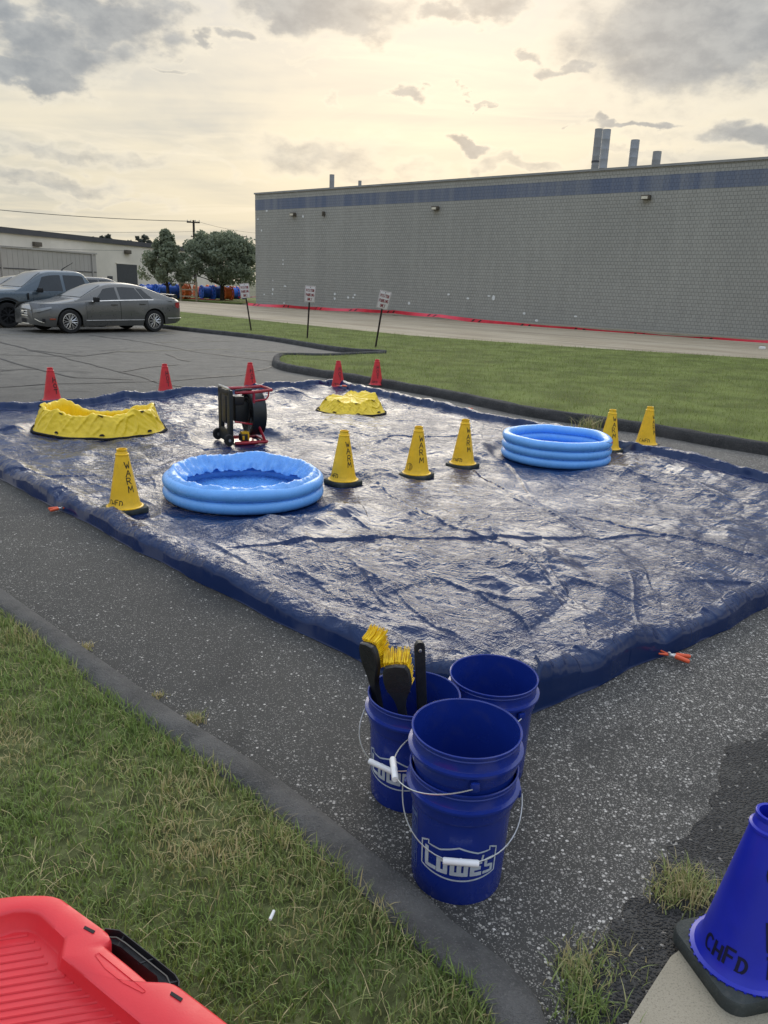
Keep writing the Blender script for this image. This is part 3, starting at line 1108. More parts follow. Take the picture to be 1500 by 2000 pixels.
# ------------------------------------------------------------------ block building
def wall_local(px, py):
    """photo pixel on the wall face -> (u along the wall, height)"""
    d = ray(px, py)
    o = np.array([0, 0, EYE])
    n3 = np.array([WN[0], WN[1], 0])
    t = ((np.array([*WL, 0]) - o) @ n3) / (d @ n3)
    q = o + d * t
    return (q[:2] - WL) @ WD, q[2]


H_WALL = 7.43
rz = math.atan2(WD[1], WD[0])
bld = thing('warehouse', 'long grey painted block building with a blue band below its parapet', 'building', (*WL, 0), rz)
LEN, DEP = 62.0, 30.0
H1, H2 = H_WALL * (1 - .148), H_WALL * (1 - .058)
MB().box((LEN / 2, DEP / 2, H1 / 2 - .05), (LEN, DEP, H1 + .1)).build('wall', M['block'], bld, False)
MB().box((LEN / 2, DEP / 2, (H1 + H2) / 2), (LEN + .006, DEP + .006, H2 - H1)).build('band', M['block_blue'], bld, False)
MB().box((LEN / 2, DEP / 2, (H2 + H_WALL - .08) / 2), (LEN, DEP, H_WALL - .08 - H2)).build('parapet', M['block'], bld, False)
MB().box((LEN / 2, DEP / 2, H_WALL - .03), (LEN + .12, DEP + .12, .10)).build('coping', M['grey_duct'], bld, False)
for k, (px, py) in enumerate([(575, 419), (853, 407), (1264, 386)]):
    u, z = wall_local(px, py)
    l = MB().bbox((u, -.14, z), (.42, .24, .20), .03).build('wall_lamp', M['lamp_body'], bld)
    MB().box((u - .02, -.263, z - .02), (.30, .012, .12)).build('lens', M['lamp_lens'], l, False)
u, z = wall_local(634, 418)
MB().bbox((u, -.1, z), (.12, .2, .28), .02).build('sensor', M['lamp_body'], bld)
mb = MB()
rr = random.Random(5)
for (px, py, w, h) in [(521, 412, 4, 4), (511, 450, 3, 5), (592, 423, 3, 6), (553, 508, 3, 3), (553, 516, 3, 4), (533, 548, 2, 3), (533, 565, 3, 7), (532, 574, 3, 4), (557, 559, 5, 4),
                       (654, 574, 4, 5), (654, 583, 4, 5), (680, 581, 4, 5), (693, 576, 4, 5), (690, 581, 4, 4), (555, 592, 3, 4), (799, 592, 4, 8), (876, 575, 4, 5), (914, 583, 5, 5),
                       (955, 578, 5, 4), (964, 582, 5, 12), (1024, 612, 4, 6), (1048, 626, 5, 6), (1124, 618, 5, 4), (615, 567, 3, 5), (504, 428, 3, 4), (516, 575, 3, 3)]:
    u, z = wall_local(px, py)
    s = (px - 500) / 1000 * (49 - 29) + 29
    q = [(u + (rr.uniform(.8, 1.1) * w * .8 / s) * math.cos(a), -.006, z + (rr.uniform(.7, 1.1) * h * .5 / s) * math.sin(a)) for a in np.linspace(0, 2 * PI, 9)[:-1]]
    mb.add(q, [tuple(range(8))])
o = mb.build('paint_fleck', M['stucco_white'], bld, False)
o['kind'] = 'stuff'


def stack(px, ptop, wpx, dist, m, label, rings=(), name='exhaust_stack'):
    """round duct rising from the warehouse roof"""
    c = AT(px, ptop, dist)
    s = FPX / (np.array([c[0], c[1], c[2] - EYE]) @ _fw)
    rad = wpx / s / 2
    t = thing(name, label, 'exhaust stack', (c[0], c[1], 6.6), 0, 'ducts on the warehouse roof')
    h = c[2] - 6.6
    prof = [(rad * .98, 0), (rad, .05)]
    nseg = max(3, int(h / .42))
    for i in range(1, nseg):
        z = h * i / nseg
        prof += [(rad, z - .02), (rad * 1.025, z), (rad, z + .02)]
    prof += [(rad, h), (rad * .93, h), (rad * .93, h - .6)]
    MB().lathe(prof, 28).build('duct', m, t)
    for f in rings:
        MB().lathe([(rad * 1.0, h * f - .05), (rad * 1.09, h * f - .04), (rad * 1.09, h * f + .04), (rad * 1.0, h * f + .05)], 28).build('flange', M['fascia'], t)
    return t


stack(1170, 252, 15, 45.5, M['grey_duct'], 'smooth grey stack standing directly behind the ribbed one in the tall pair', (.55,))
stack(1185.5, 253, 16, 44.0, M['galv'], 'tall ribbed galvanised stack with two flanges, front of the tall pair', (.42, .2))
stack(1241, 273.5, 17, 45.0, M['galv'], 'medium ribbed stack standing alone right of the tall pair')
stack(1284, 296, 16.5, 45.0, M['grey_duct'], 'short plain grey duct, shortest of the four big roof stacks')
stack(648.5, 341, 9.5, 60, M['grey_duct'], 'thin grey vent pipe near the left end of the warehouse roof', name='vent_pipe')
stack(703, 353, 6.5, 60, M['grey_duct'], 'shortest stubby vent pipe just right of the thin roof pipe', name='vent_pipe')

# ------------------------------------------------------------------ cream building far left
A0, DRN = np.array([-37.4, 75.0]), np.array([6.7, 22.0]) / np.hypot(6.7, 22.0)
rz2 = math.atan2(DRN[1], DRN[0])
NRM2 = np.array([DRN[1], -DRN[0]])


def face2(px, py, off=0.0):
    d = ray(px, py)
    o = np.array([0, 0, EYE])
    n3 = np.array([*NRM2, 0])
    t = ((np.array([*(A0 + NRM2 * off), 0]) - o) @ n3) / (d @ n3)
    q = o + d * t
    return (q[:2] - A0) @ DRN, q[2]


cb = thing('cream_building', 'low cream building with dark fascia and a metal clad bay behind the parked cars', 'building', (*A0, 0), rz2)
HB = 5.45
MB().box((12, 14, HB / 2 - .1), (60, 28, HB)).build('wall', M['cream_wall'], cb, False)
MB().box((12, 14, HB - .05), (60.4, 28.4, .52)).build('fascia', M['fascia'], cb, False)
u0, z0 = face2(0, 479, 1.6)
u1, z1 = face2(187, 497, 1.6)
bay = MB()
nb = 40
for i in range(nb):
    w = (u1 + 14) / nb
    x0 = -14 + i * w
    bay.box((x0 + w * .5, -.8, z1 / 2), (w - .03, 1.6, z1 - .01))
bay.box(((u1 - 14) / 2, -.76, z1 / 2), (u1 + 14 - .06, 1.5, z1 - .05))
bo = bay.build('clad_bay', M['metal_clad'], cb, False)
MB().box(((u1 - 14) / 2, -.83, z1 + .07), (u1 + 14.2, 1.75, .16)).build('gutter', M['metal_clad'], bo, False)
for px in (4, 181):
    u, z = face2(px, 520, 1.7)
    MB().box((u, -1.68, z1 / 2), (.12, .12, z1 - .02)).build('downpipe', M['metal_clad'], bo, False)
u, z = face2(100, 526, 1.62)
MB().box(((u1 - 14) / 2, -1.62, 1.95), (u1 + 13.8, .05, .09)).build('rail', M['fascia'], bo, False)
ua, zt = face2(227.5, 515)
ub, zb = face2(268, 552)
d = MB()
for k in range(14):
    hh = zt / 14
    d.box(((ua + ub) / 2, -.045, hh * (k + .5)), (ub - ua, .06, hh - .03))
d.box(((ua + ub) / 2, -.03, zt / 2), (ub - ua, .05, zt))
d.build('roller_door', M['shutter'], cb, False)
MB().box(((ua + ub) / 2, -.05, zt + .06), (ub - ua + .3, .1, .12)).build('door_head', M['cream_wall'], cb, False)
ua, zt = face2(209.5, 539)
ub, zb = face2(220, 551)
MB().box(((ua + ub) / 2, -.03, zt / 2), (ub - ua, .06, zt)).build('door', M['shutter'], cb, False)
for (px, py) in ((70, 477), (247, 492)):
    u, z = face2(px, py)
    MB().bbox((u, -.18, z), (1.0, .36, .42), .05).build('wall_lamp', M['lamp_body'], cb)


# ------------------------------------------------------------------ trees
def crown(pos, n, seed, size, hole=.0):
    """leaf-sized faces through the crown's volume; pos(r) -> centres"""
    r = np.random.default_rng(seed)
    c = pos(r, n)
    n = len(c)
    nx = r.normal(0, 1, (n, 3))
    nx /= np.linalg.norm(nx, axis=1)[:, None]
    a = np.cross(nx, r.normal(0, 1, (n, 3)))
    a /= np.linalg.norm(a, axis=1)[:, None]
    b = np.cross(nx, a)
    s = size * r.uniform(.5, 1.25, n)[:, None]
    V = np.stack([c - a * s, c + b * s * .55, c + a * s, c - b * s * .55], 1).reshape(-1, 3)
    F = (np.arange(n) * 4)[:, None] + np.array([[0, 1, 2, 3]])
    tint = np.clip(r.normal(.4, .25, n), 0, 1)
    return V, F, np.repeat(tint, 4)


def tree(loc, h, w, trunk_h, label, seed, n=7000, m='leaves', shape='round', size=.16, group='young maples by the drive', nlob=34):
    t = thing('tree', label, 'tree', loc, 0, group)
    r = np.random.default_rng(seed)
    # branch clusters: where the foliage gathers
    lobes = []
    for i in range(nlob):
        f = (i + .5) / nlob
        z = trunk_h + (h - trunk_h) * (.04 + .96 * f ** .9)
        q = (z - trunk_h) / (h - trunk_h)
        if shape == 'cone':
            env = (w / 2) * (1.0 - q ** 1.35) * (.62 + .38 * min(1, q * 5))
        else:
            env = (w / 2) * math.sqrt(max(0.0, 1 - (abs(q - .36) / .66) ** 2.2))
        ang = i * 2.399 + r.uniform(-.5, .5)
        rad = env * (r.uniform(.25, 1.0) ** .6) * .84
        lobes.append((rad * math.cos(ang), rad * math.sin(ang), z, (.135 * w * r.uniform(.55, 1.1)) * (.45 + .55 * min(1, (env / (w / 2)) + .2))))
    lobes = np.array(lobes)

    def pos(r, n):
        k = r.integers(0, len(lobes), n)
        g = r.normal(0, 1, (n, 3))
        g /= np.linalg.norm(g, axis=1)[:, None]
        g *= (r.random(n) ** .45)[:, None] * lobes[k, 3][:, None]
        g[:, 2] *= .72
        c = lobes[k, :3] + g
        keep = perlin(c[:, 0] * 1.1 + c[:, 2] * .7, c[:, 1] * 1.1 + c[:, 2] * .9, seed) > -.22
        return c[keep]
    V, F, tint = crown(pos, n, seed, size)
    tr = MB()
    tr.tube([(0, 0, -.1), (.02, 0, trunk_h * .5), (-.02, .02, trunk_h), (.03, 0, h * .62), (0, 0, h * .9)], [w * .028, w * .022, w * .019, w * .011, w * .003], 9)
    trunk = tr.build('trunk', M['bark'], t)
    lm = MB()
    for q in lobes[::2]:
        z0 = max(trunk_h * .75, q[2] - abs(q[0]) * .7 - .5)
        lm.tube([(0, 0, z0), (q[0] * .5, q[1] * .5, (z0 + q[2]) / 2 + .1), (q[0], q[1], q[2])], [w * .009, w * .005, w * .002], 5)
    lm.build('limbs', M['bark'], trunk)
    np_mesh('crown', V, F, M[m], t, {'tint': tint}, smooth=False)
    return t


p1 = G(328, 586)
p2 = G(434, 588)
tree((p1[0], p1[1], .05), 5.0, 5.4, 1.25, 'small pointed maple standing left of the broad one', 3, 13000, shape='cone', size=.135, nlob=46)
tree((p2[0], p2[1], .05), 5.05, 7.4, 1.55, 'broad low maple beside the left end of the warehouse', 4, 24000, shape='round', size=.135, nlob=64)
for (px, top, dist, w, lab, sd) in [(212, 459, 190, 8, 'pointed far tree rising over the cream roof, left of the far pair', 21), (275, 462, 180, 8, 'rounded far tree over the cream roof beside the pointed maple', 22),
                                    (44, 452, 170, 5, 'tiny far tree top over the left of the cream roof', 23), (192, 462, 195, 6, 'narrow far tree top just left of the pointed far tree', 24)]:
    c = AT(px, top, dist)
    tree((c[0], c[1], 0), c[2], w, 1.5, lab, sd, 2600, 'leaves_far', 'cone' if sd % 2 else 'round', .42, 'far trees behind the cream building', 22)

# ------------------------------------------------------------------ utility poles and wires
def upole(px, top, dist, label, arms):
    c = AT(px, top, dist)
    t = thing('utility_pole', label, 'utility pole', (c[0], c[1], 0), 0, 'utility poles behind the maples')
    MB().tube([(0, 0, 0), (0, 0, c[2] * .5), (0, 0, c[2])], [.19, .16, .12], 10).build('pole', M['pole_wood'], t)
    for (dz, w) in arms:
        a = MB().box((0, -.14, c[2] - dz), (w, .11, .14)).build('crossarm', M['pole_wood'], t, False)
        for q in (-.46, -.18, .18, .46):
            MB().lathe([(.02, 0), (.05, .05), (.03, .12), (.05, .17), (0, .22)], 8, Matrix.Translation((w * q, -.14, c[2] - dz + .07))).build('insulator', M['galv'], a)
    return c


pc1 = upole(378, 430, 95, 'tallest utility pole with one crossarm, left of the broad maple', ((.25, 1.5),))
pc2 = upole(388, 459, 140, 'utility pole with two crossarms showing just over the broad maple', ((.3, 2.6), (1.5, 2.2)))
pc3 = upole(468, 458, 145, 'utility pole with two crossarms nearest the warehouse corner', ((.35, 2.7), (2.0, 2.6)))


def wire(p, q, sag, label, rad=.016):
    pts = []
    for i in range(25):
        t = i / 24
        w = np.array(p) * (1 - t) + np.array(q) * t
        w[2] -= sag * 4 * t * (1 - t)
        pts.append(w)
    tag(MB().tube(pts, rad, 5).build('overhead_wire', M['cable']), label, 'wire', 'overhead wires')


wire(AT(-60, 404, 85), AT(372, 432, 95), .25, 'highest overhead wire running from the upper left to the tallest pole', .035)
wire(AT(384, 432, 95), AT(520, 456, 120), .3, 'overhead wire falling from the tallest pole towards the warehouse')
wire(AT(-60, 443, 85), AT(378, 452, 95), .3, 'lower overhead wire crossing above the cream roof', .014)
wire(AT(378, 452, 95), AT(388, 462, 140), .4, 'short overhead wire between the tallest pole and the pole behind it')
wire(AT(388, 462, 140), AT(468, 461, 145), .5, 'overhead wire between the two far poles')
wire(AT(-40, 478, 70), AT(246, 489, 90), .12, 'service wire drooping along the front of the cream building', .018)


# ------------------------------------------------------------------ cable reels
def reel(px, base, dpx, width, ang, flange, coil, label):
    c = G(px, base)
    c = np.array([c[0], c[1], 0])
    s = FPX / (np.array([c[0], c[1], 1 - EYE]) @ _fw)
    R0 = dpx / s / 2
    t = thing('cable_reel', label, 'cable reel', (c[0], c[1], 0), ang, 'cable reels stored behind the maples')
    for sgn in (-1, 1):
        mx = Matrix.Translation((sgn * width / 2, 0, R0)) @ Matrix.Rotation(PI / 2, 4, 'Y')
        f = MB()
        f.lathe([(R0, -.04), (R0, .04), (R0 * .84, .04), (R0 * .84, -.04)], 28, mx, True)
        f.lathe([(R0 * .26, -.05), (R0 * .26, .05), (R0 * .06, .05), (R0 * .06, -.05)], 16, mx, True)
        for k in range(8):
            a = k * PI / 4
            f.box((R0 * .55 * math.cos(a), R0 * .55 * math.sin(a), 0), (R0 * .62, .12, .06), mx, Matrix.Rotation(a, 3, 'Z'))
        f.build('flange', flange, t)
    mx = Matrix.Translation((-width / 2 + .06, 0, R0)) @ Matrix.Rotation(PI / 2, 4, 'Y')
    prof = [(R0 * .3, 0)]
    nn = 9
    for k in range(nn):
        zz = (width - .12) * (k + .5) / nn
        prof += [(R0 * .78, zz - .04), (R0 * .82, zz), (R0 * .78, zz + .04)]
    prof += [(R0 * .3, width - .12)]
    MB().lathe(prof, 28, mx).build('coil', coil, t)


RB, RO, RD = M['reel_blue'], M['reel_orange'], M['reel_orange_dull']
for a in [(289, 583, 27, 1.0, .9, RB, RB, 'blue reel at the left end of the row, beside the white car roof'),
          (302, 583, 27, 1.0, .9, RB, RB, 'second blue reel from the left end of the reel row'),
          (316, 584, 28, 1.0, .9, RB, RB, 'blue reel just left of the pointed maple trunk'),
          (333, 584, 29, 1.1, .9, RB, RB, 'blue reel just right of the pointed maple trunk'),
          (345, 584, 31, 1.2, .75, RB, RB, 'blue reel touching the big orange reel'),
          (361, 585, 32, .5, .75, RO, RO, 'biggest orange reel, behind the tan timber rack'),
          (388, 583, 25, .7, .5, RD, RD, 'dull orange reel between the tan rack and the blue reels'),
          (403, 585, 27, .8, .6, RB, RB, 'blue spoked reel right of the dull orange reel'),
          (413, 583, 26, .7, .6, RO, RD, 'orange reel squeezed between two blue spoked reels'),
          (425, 586, 28, .7, .6, RB, RB, 'blue spoked reel left of the broad maple trunk'),
          (444, 587, 28, .7, .6, RO, RO, 'bright orange spoked reel right of the broad maple trunk'),
          (454, 585, 25, .9, .7, RB, RB, 'blue reel behind the bright orange spoked reel'),
          (461, 585, 25, .4, .7, RO, RO, 'narrow orange reel left of the first parking sign'),
          (468, 585, 25, .9, .7, RB, RB, 'blue reel half hidden by the first parking sign')]:
    reel(*a)
c = G(368, 588)
t = thing('timber_rack', 'tan open timber rack in front of the biggest orange reel', 'rack', (c[0], c[1], 0), .1)
for x in (-.6, .6):
    for y in (0, .5):
        MB().box((x, y, .72), (.09, .09, 1.44)).build('post', M['tan_wood'], t, False)
for z in (.35, .85, 1.3):
    MB().box((0, 0, z), (1.1, .07, .09)).build('rail', M['tan_wood'], t, False)
    MB().box((0, .5, z), (1.1, .07, .09)).build('rail', M['tan_wood'], t, False)


# ------------------------------------------------------------------ barrier tape
def tape(pts, wid, label, seed, rep=3.0):
    """pts: 3-D points; a twisting ribbon with black print"""
    t = thing('barrier_tape', label, 'barrier tape', (0, 0, 0), 0, 'red barrier tape along the drive')
    P = [np.array(p, float) for p in pts]
    line = []
    for p, q in zip(P[:-1], P[1:]):
        L = np.linalg.norm(q - p)
        k = max(2, int(L / .25))
        for j in range(k):
            f = j / k
            w = p + (q - p) * f
            w[2] -= .05 * min(1, L / 6) * 4 * f * (1 - f)
            line.append(w)
    line.append(P[-1])
    rows, s = [], 0
    dist = []
    for i, p in enumerate(line):
        if i:
            s += np.linalg.norm(p - line[i - 1])
        dist.append(s)
        a, b = line[max(0, i - 1)], line[min(len(line) - 1, i + 1)]
        tg = (b - a) / (np.linalg.norm(b - a) or 1)
        tw = .55 * float(perlin(s * .22, 3.1, seed)) * 2
        nn = np.array([-tg[1], tg[0], 0])
        up = np.array([0, 0, 1]) * math.cos(tw) + nn * math.sin(tw)
        rows.append((p + up * wid / 2, p - up * wid / 2, tg, np.cross(tg, up)))
    MB().grid([[r_[0], r_[1]] for r_ in rows]).build('ribbon', M['tape'], t)
    mb = MB()
    k = 0.6
    while k < dist[-1] - .8:
        for e in (0, .42):
            i = min(len(line) - 2, max(0, int(np.searchsorted(dist, k + e)) - 1))
            f = (k + e - dist[i]) / max(1e-6, dist[i + 1] - dist[i])
            top = rows[i][0] * (1 - f) + rows[i + 1][0] * f
            bot = rows[i][1] * (1 - f) + rows[i + 1][1] * f
            tg, nr = rows[i][2], rows[i][3]
            for sgn in (-1, 1):
                o = nr * .004 * sgn
                mb.add([top * .85 + bot * .15 + tg * .10 + o, top * .85 + bot * .15 + tg * .22 + o, bot * .85 + top * .15 + tg * .06 + o, bot * .85 + top * .15 - tg * .06 + o], [(0, 1, 2, 3)])
        k += rep
    mb.build('print', M['ink'], t, False)
    return t


def wp(px, py, off):
    """point in front of the block wall face, off metres out"""
    d = ray(px, py)
    o = np.array([0, 0, EYE])
    n3 = np.array([*WN, 0])
    tt = ((np.array([*(WL + WN * off), 0]) - o) @ n3) / (d @ n3)
    return o + d * tt


tape([wp(484, 594, 1.75), wp(560, 598, 1.75), wp(620, 602.5, 1.75), wp(700, 605.5, 1.75), wp(770, 609, 1.75), wp(860, 617, 1.75), wp(1000, 633, 1.75), wp(1120, 642.5, 1.75),
      wp(1250, 653, 1.75), wp(1400, 663, 1.75), wp(1500, 669.5, 1.75), wp(1570, 675, 1.75)], .19, 'long red barrier tape stretched along the foot of the warehouse wall', 3)
tape([AT(280, 571, 69), AT(342, 582, 66), AT(400, 586, 66), AT(436, 588.5, 66), AT(486, 593, 62)], .24, 'red barrier tape strung below the maples to the warehouse corner', 5)
tape([AT(300, 567, 74), AT(360, 572, 74), AT(420, 577, 74), AT(470, 580, 72), AT(500, 579, 66)], .10, 'thin red barrier tape strung across the front of the cable reels', 7)


# ------------------------------------------------------------------ parking signs
def sign(base, top, wpx, hpx, label, tilt):
    b = G(*base, Z_LAWN)
    # top of the post straight above in depth
    d = AT(top[0], top[1], b[1])
    t = thing('parking_sign', label, 'parking sign', (b[0], b[1], Z_LAWN), 0, 'visitor parking signs on the lawn')
    e = Vector((d[0] - b[0], 0, d[2] - Z_LAWN))
    MB().tube([(0, 0, -.05), e * .5, e], .024, 8).build('post', M['post'], t)
    w, h = .31, .46
    ang = math.atan2(e.x, e.z)
    yaw = .25
    R_ = Matrix.Translation(e * 1.0 - Vector((math.sin(ang), 0, math.cos(ang))) * (h * .5 - .02)) @ Matrix.Rotation(ang + tilt, 4, 'Y') @ Matrix.Rotation(yaw, 4, 'Z')
    p = MB()
    p.bbox((0, -.032, 0), (w, .008, h), .004, R_)
    po = p.build('panel', M['sign_white'], t)
    lm = MB()

    def fn(u, v):
        return R_ @ Vector((u, -.0385, v))
    x = w / 2 - .012
    z = h / 2 - .012
    ribbon(lm, [[(-x, -z), (x, -z)], [(x, -z), (x, z)], [(x, z), (-x, z)], [(-x, z), (-x, -z)]], .005, fn, .05)
    for k, wd in enumerate(('VISITOR', 'PARKING', 'ONLY')):
        lw = .026
        tot = len(wd) * lw * 1.35 - lw * .35
        ribbon(lm, word(wd, -tot / 2, .07 - k * .125, lw, .075, .35), .0125, fn, .02)
    lm.build('lettering', M['sign_red'], po, False)
    MB().lathe([(.012, 0), (.012, .006), (0, .006)], 8, R_ @ Matrix.Translation((0, -.038, h / 2 - .04)) @ Matrix.Rotation(PI / 2, 4, 'X')).build('bolt', M['post'], po)
    return t


sign((491, 645), (476, 555), 18, 28, 'visitor parking sign whose post leans left, in front of the warehouse corner', .06)
sign((600, 660), (606, 560), 18, 33, 'nearly upright visitor parking sign, the middle one on the lawn', 0)
sign((733, 678), (752, 570), 24, 38, 'visitor parking sign leaning to the right, nearest the tarp', .06)


# ================================================================== VEHICLES
def lerp_tab(tab):
    xs = [p[0] for p in tab]
    ys = [p[1] for p in tab]
    if xs[0] > xs[-1]:
        xs, ys = xs[::-1], ys[::-1]
    return lambda x: float(np.interp(x, xs, ys))


def smooth_tab(tab, rad=.10):
    f = lerp_tab(tab)
    return lambda x: sum(f(x + d * rad) for d in (-1, -.5, 0, .5, 1)) / 5


def wheel(parent, x, y, r, w, side, spokes, rimm, name='wheel'):
    mx = Matrix.Translation((x, y, r)) @ Matrix.Rotation(-PI / 2 * side, 4, 'X')
    rr = r * .70
    ty = MB().lathe([(rr, -w / 2), (r * .93, -w / 2), (r * .985, -w * .38), (r, -w * .2), (r, w * .2), (r * .985, w * .38), (r * .93, w / 2), (rr, w / 2), (rr * .97, w * .3), (rr * .97, -w * .3)], 36, mx, True)
    wo = ty.build(name, M['tyre'], parent)
    rm = MB()
    rm.lathe([(rr * .99, w * .44), (rr * .90, w * .46), (rr * .88, w * .30), (rr * .97, w * .1)], 36, mx)
    rm.lathe([(rr * .22, w * .36), (rr * .20, w * .44), (0, w * .45)], 16, mx)
    for k in range(spokes):
        a = 2 * PI * k / spokes
        for d in (-1, 1):
            p0 = Vector((rr * .15 * math.cos(a), rr * .15 * math.sin(a), w * .38))
            a2 = a + d * .55 * PI / spokes
            p1 = Vector((rr * .58 * math.cos(a + d * .25 * PI / spokes), rr * .58 * math.sin(a + d * .25 * PI / spokes), w * .40))
            p2 = Vector((rr * .93 * math.cos(a2), rr * .93 * math.sin(a2), w * .40))
            rm.tube([p0, p1, p2], [rr * .062, rr * .055, rr * .05], 5, mx)
    rm.build('rim', rimm, wo)
    MB().lathe([(rr * .93, w * .12), (0, w * .12)], 24, mx).build('brake_disc', M['trim_black'], wo)
    return wo


def car(t, sp, paint):
    """body shell, doors, glass and running gear from side-view tables; +X forward, origin midway between axles"""
    zt, zb, wx = smooth_tab(sp['top']), smooth_tab(sp['belt'], .15), smooth_tab(sp['plan'], .03)
    zsill = lerp_tab(sp['sill'])
    axf, axr, ar = sp['wb'] / 2, -sp['wb'] / 2, sp['arch']
    x0, x1 = sp['ends']
    xs = [x0]
    while xs[-1] > x1 + .001:
        x = xs[-1]
        st = .05
        if x > x0 - .3 or x < x1 + .3:
            st = .03
        xs.append(max(x1, x - st))
    rowsz = sp.get('rows', [.30, .40, .52, .64, .74, .82])

    def wprof(z, zbelt):
        q = (z - .2) / (zbelt - .2)
        return 1.0 - .065 * max(0, 1 - q * 2.6) ** 2 - .05 * max(0, (q - .62) / .38) ** 2

    def sect(x):
        w, b, h, s = wx(x), zb(x), zt(x), zsill(x)
        for c in (axf, axr):
            if abs(x - c) < ar:
                s = max(s, sp['rad'] + math.sqrt(max(0, ar * ar - (x - c) ** 2)))
        h = max(h, b + .005)
        bulge = 0
        for c in (axf, axr):
            d = abs(x - c)
            bulge = max(bulge, .02 * float(sstep(ar * 1.9, ar * .9, d)))
        zz = [s] + [max(z, s) for z in rowsz] + [max(b, s)]
        pts = [(w * wprof(z, b) + (bulge * float(sstep(b, .45, z))), z) for z in zz]
        k = b
        pts += [(w * .88, k + (h - k) * .55), (w * .72, k + (h - k) * .85), (w * .4, h), (0, h + .008)]
        return pts

    secs = [sect(x) for x in xs]
    nr = len(secs[0])
    doors = sp['doors']
    nside = len(rowsz) + 2
    body = MB()
    dmb = [MB() for _ in doors]
    for sgn in (1, -1):
        for i in range(len(xs) - 1):
            for j in range(nr - 1):
                q = [(xs[i], sgn * secs[i][j][0], secs[i][j][1]), (xs[i + 1], sgn * secs[i + 1][j][0], secs[i + 1][j][1]),
                     (xs[i + 1], sgn * secs[i + 1][j + 1][0], secs[i + 1][j + 1][1]), (xs[i], sgn * secs[i][j + 1][0], secs[i][j + 1][1])]
                tgt = body
                xm = (xs[i] + xs[i + 1]) / 2
                if sgn == sp['near'] and j < nside - 1 and (secs[i][j][1] + secs[i][j + 1][1]) / 2 > sp['door_z']:
                    for dm, (da, db) in zip(dmb, doors):
                        if db < xm < da:
                            tgt = dm
                tgt.add(q, [(0, 1, 2, 3)])
    for k, xx in ((0, xs[0]), (-1, xs[-1])):
        s = secs[k]
        poly = [(xx, y, z) for y, z in s] + [(xx, -y, z) for y, z in s[::-1]]
        body.add(poly, [tuple(range(len(poly)))])
    body.build('body', paint, t, angle=42)
    # dark floor and wheel housings
    MB().box(((axf + axr) / 2, 0, sp['rad'] + .12), (sp['wb'] + 1.1, wx(0) * 1.62, .45)).build('underbody', M['trim_black'], t, False)
    # cabin
    zc, yb, yr = smooth_tab(sp['roof'], .12), sp['yb'], sp['yr']
    xc0, xc1 = sp['roof'][0][0], sp['roof'][-1][0]
    zmax = max(p[1] for p in sp['roof'])
    n = 44

    def csec(x):
        b, h = zb(x) - .01, zc(x)
        f = max(0.0, min(1.0, (h - b) / (zmax - b)))
        r = yb + (yr - yb) * f
        rz = max(b, h - .07 * f)
        return b, h, r, rz, f
    rows = []
    for i in range(n + 1):
        x = xc0 + (xc1 - xc0) * i / n
        b, h, r, rz, f = csec(x)
        half = [(yb, b), (yb + (r - yb) * .5, b + (rz - b) * .5), (r, rz), (r - .05 * f, rz + (h - rz) * .6), (r - .16 * f, h), (r * .4, h + .02 * f), (0, h + .026 * f)]
        rows.append([(x, y, z) for y, z in half] + [(x, -y, z) for y, z in half[-2::-1]])
    cabin = MB().grid(rows)
    ro = cabin.build('roof', paint, t, angle=50)

    def sidepane(xa, xb, t0, t1, sgn, off=.006, fa=None, fb=None):
        """glass on the cabin side: xa/xb front and rear bottom, fa/fb front and rear top"""
        fa, fb = xa if fa is None else fa, xb if fb is None else fb
        rows = []
        m = 12
        for i in range(m + 1):
            row = []
            for k in range(5):
                tt = t0 + (t1 - t0) * k / 4
                xA, xB = xa + (fa - xa) * k / 4, xb + (fb - xb) * k / 4
                x = xA + (xB - xA) * i / m
                b, h, r, rz, f = csec(x)
                row.append((x, sgn * (yb + (r - yb) * tt + off), b + (rz - b) * tt))
            rows.append(row)
        return MB().grid(rows)
    for sgn in (1, -1):
        for di, pn in enumerate(sp['panes']):
            sidepane(*pn[:2], .07, .90, sgn, fa=pn[2], fb=pn[3]).build('side_window', M['glass'], ro)
        if sp.get('chrome'):
            ch = MB()
            pts = []
            for i in range(15):
                x = sp['chrome'][0] + (sp['chrome'][1] - sp['chrome'][0]) * i / 14
                pts.append((x, sgn * (yb + .012), zb(x) + .004))
            ch.tube(pts, .014, 5)
            ch.build('chrome_strip', M['chrome'], ro)

    def toppane(xa, xb, m_, name, ins=.12):
        rows = []
        for i in range(11):
            x = xa + (xb - xa) * i / 10
            b, h, r, rz, f = csec(x)
            yy = r - .03 - .13 * f
            rows.append([(x, yy * q, h + .012 + .024 * f * (1 - q * q) ** .5) for q in np.linspace(-1, 1, 13)])
        MB().grid(rows).build(name, m_, ro)
    toppane(*sp['wind'], M['glass_pale'], 'windscreen')
    if sp.get('rearglass'):
        toppane(*sp['rearglass'], M['glass'], 'rear_window')
    # doors with handles
    for di, (dm, (da, db)) in enumerate(zip(dmb, doors)):
        if not dm.f:
            continue
        xm = (da + db) / 2
        vs = []
        for (x, y, z) in dm.v:          # shrink a little to leave the shut line, and stand proud
            vs.append((xm + (x - xm) * (1 - .014 / (da - db)), y + sp['near'] * .002, z))
        dm.v = vs
        do = dm.build('door', paint, t, angle=42)
        hx, hz = db + .19, zb(db) - .11
        MB().bbox((hx, sp['near'] * (wx(hx) * .985 + .02), hz), (.20, .03, .035), .012).build('handle', M[sp.get('handle', 'trim_black')], do)
    gap = MB()
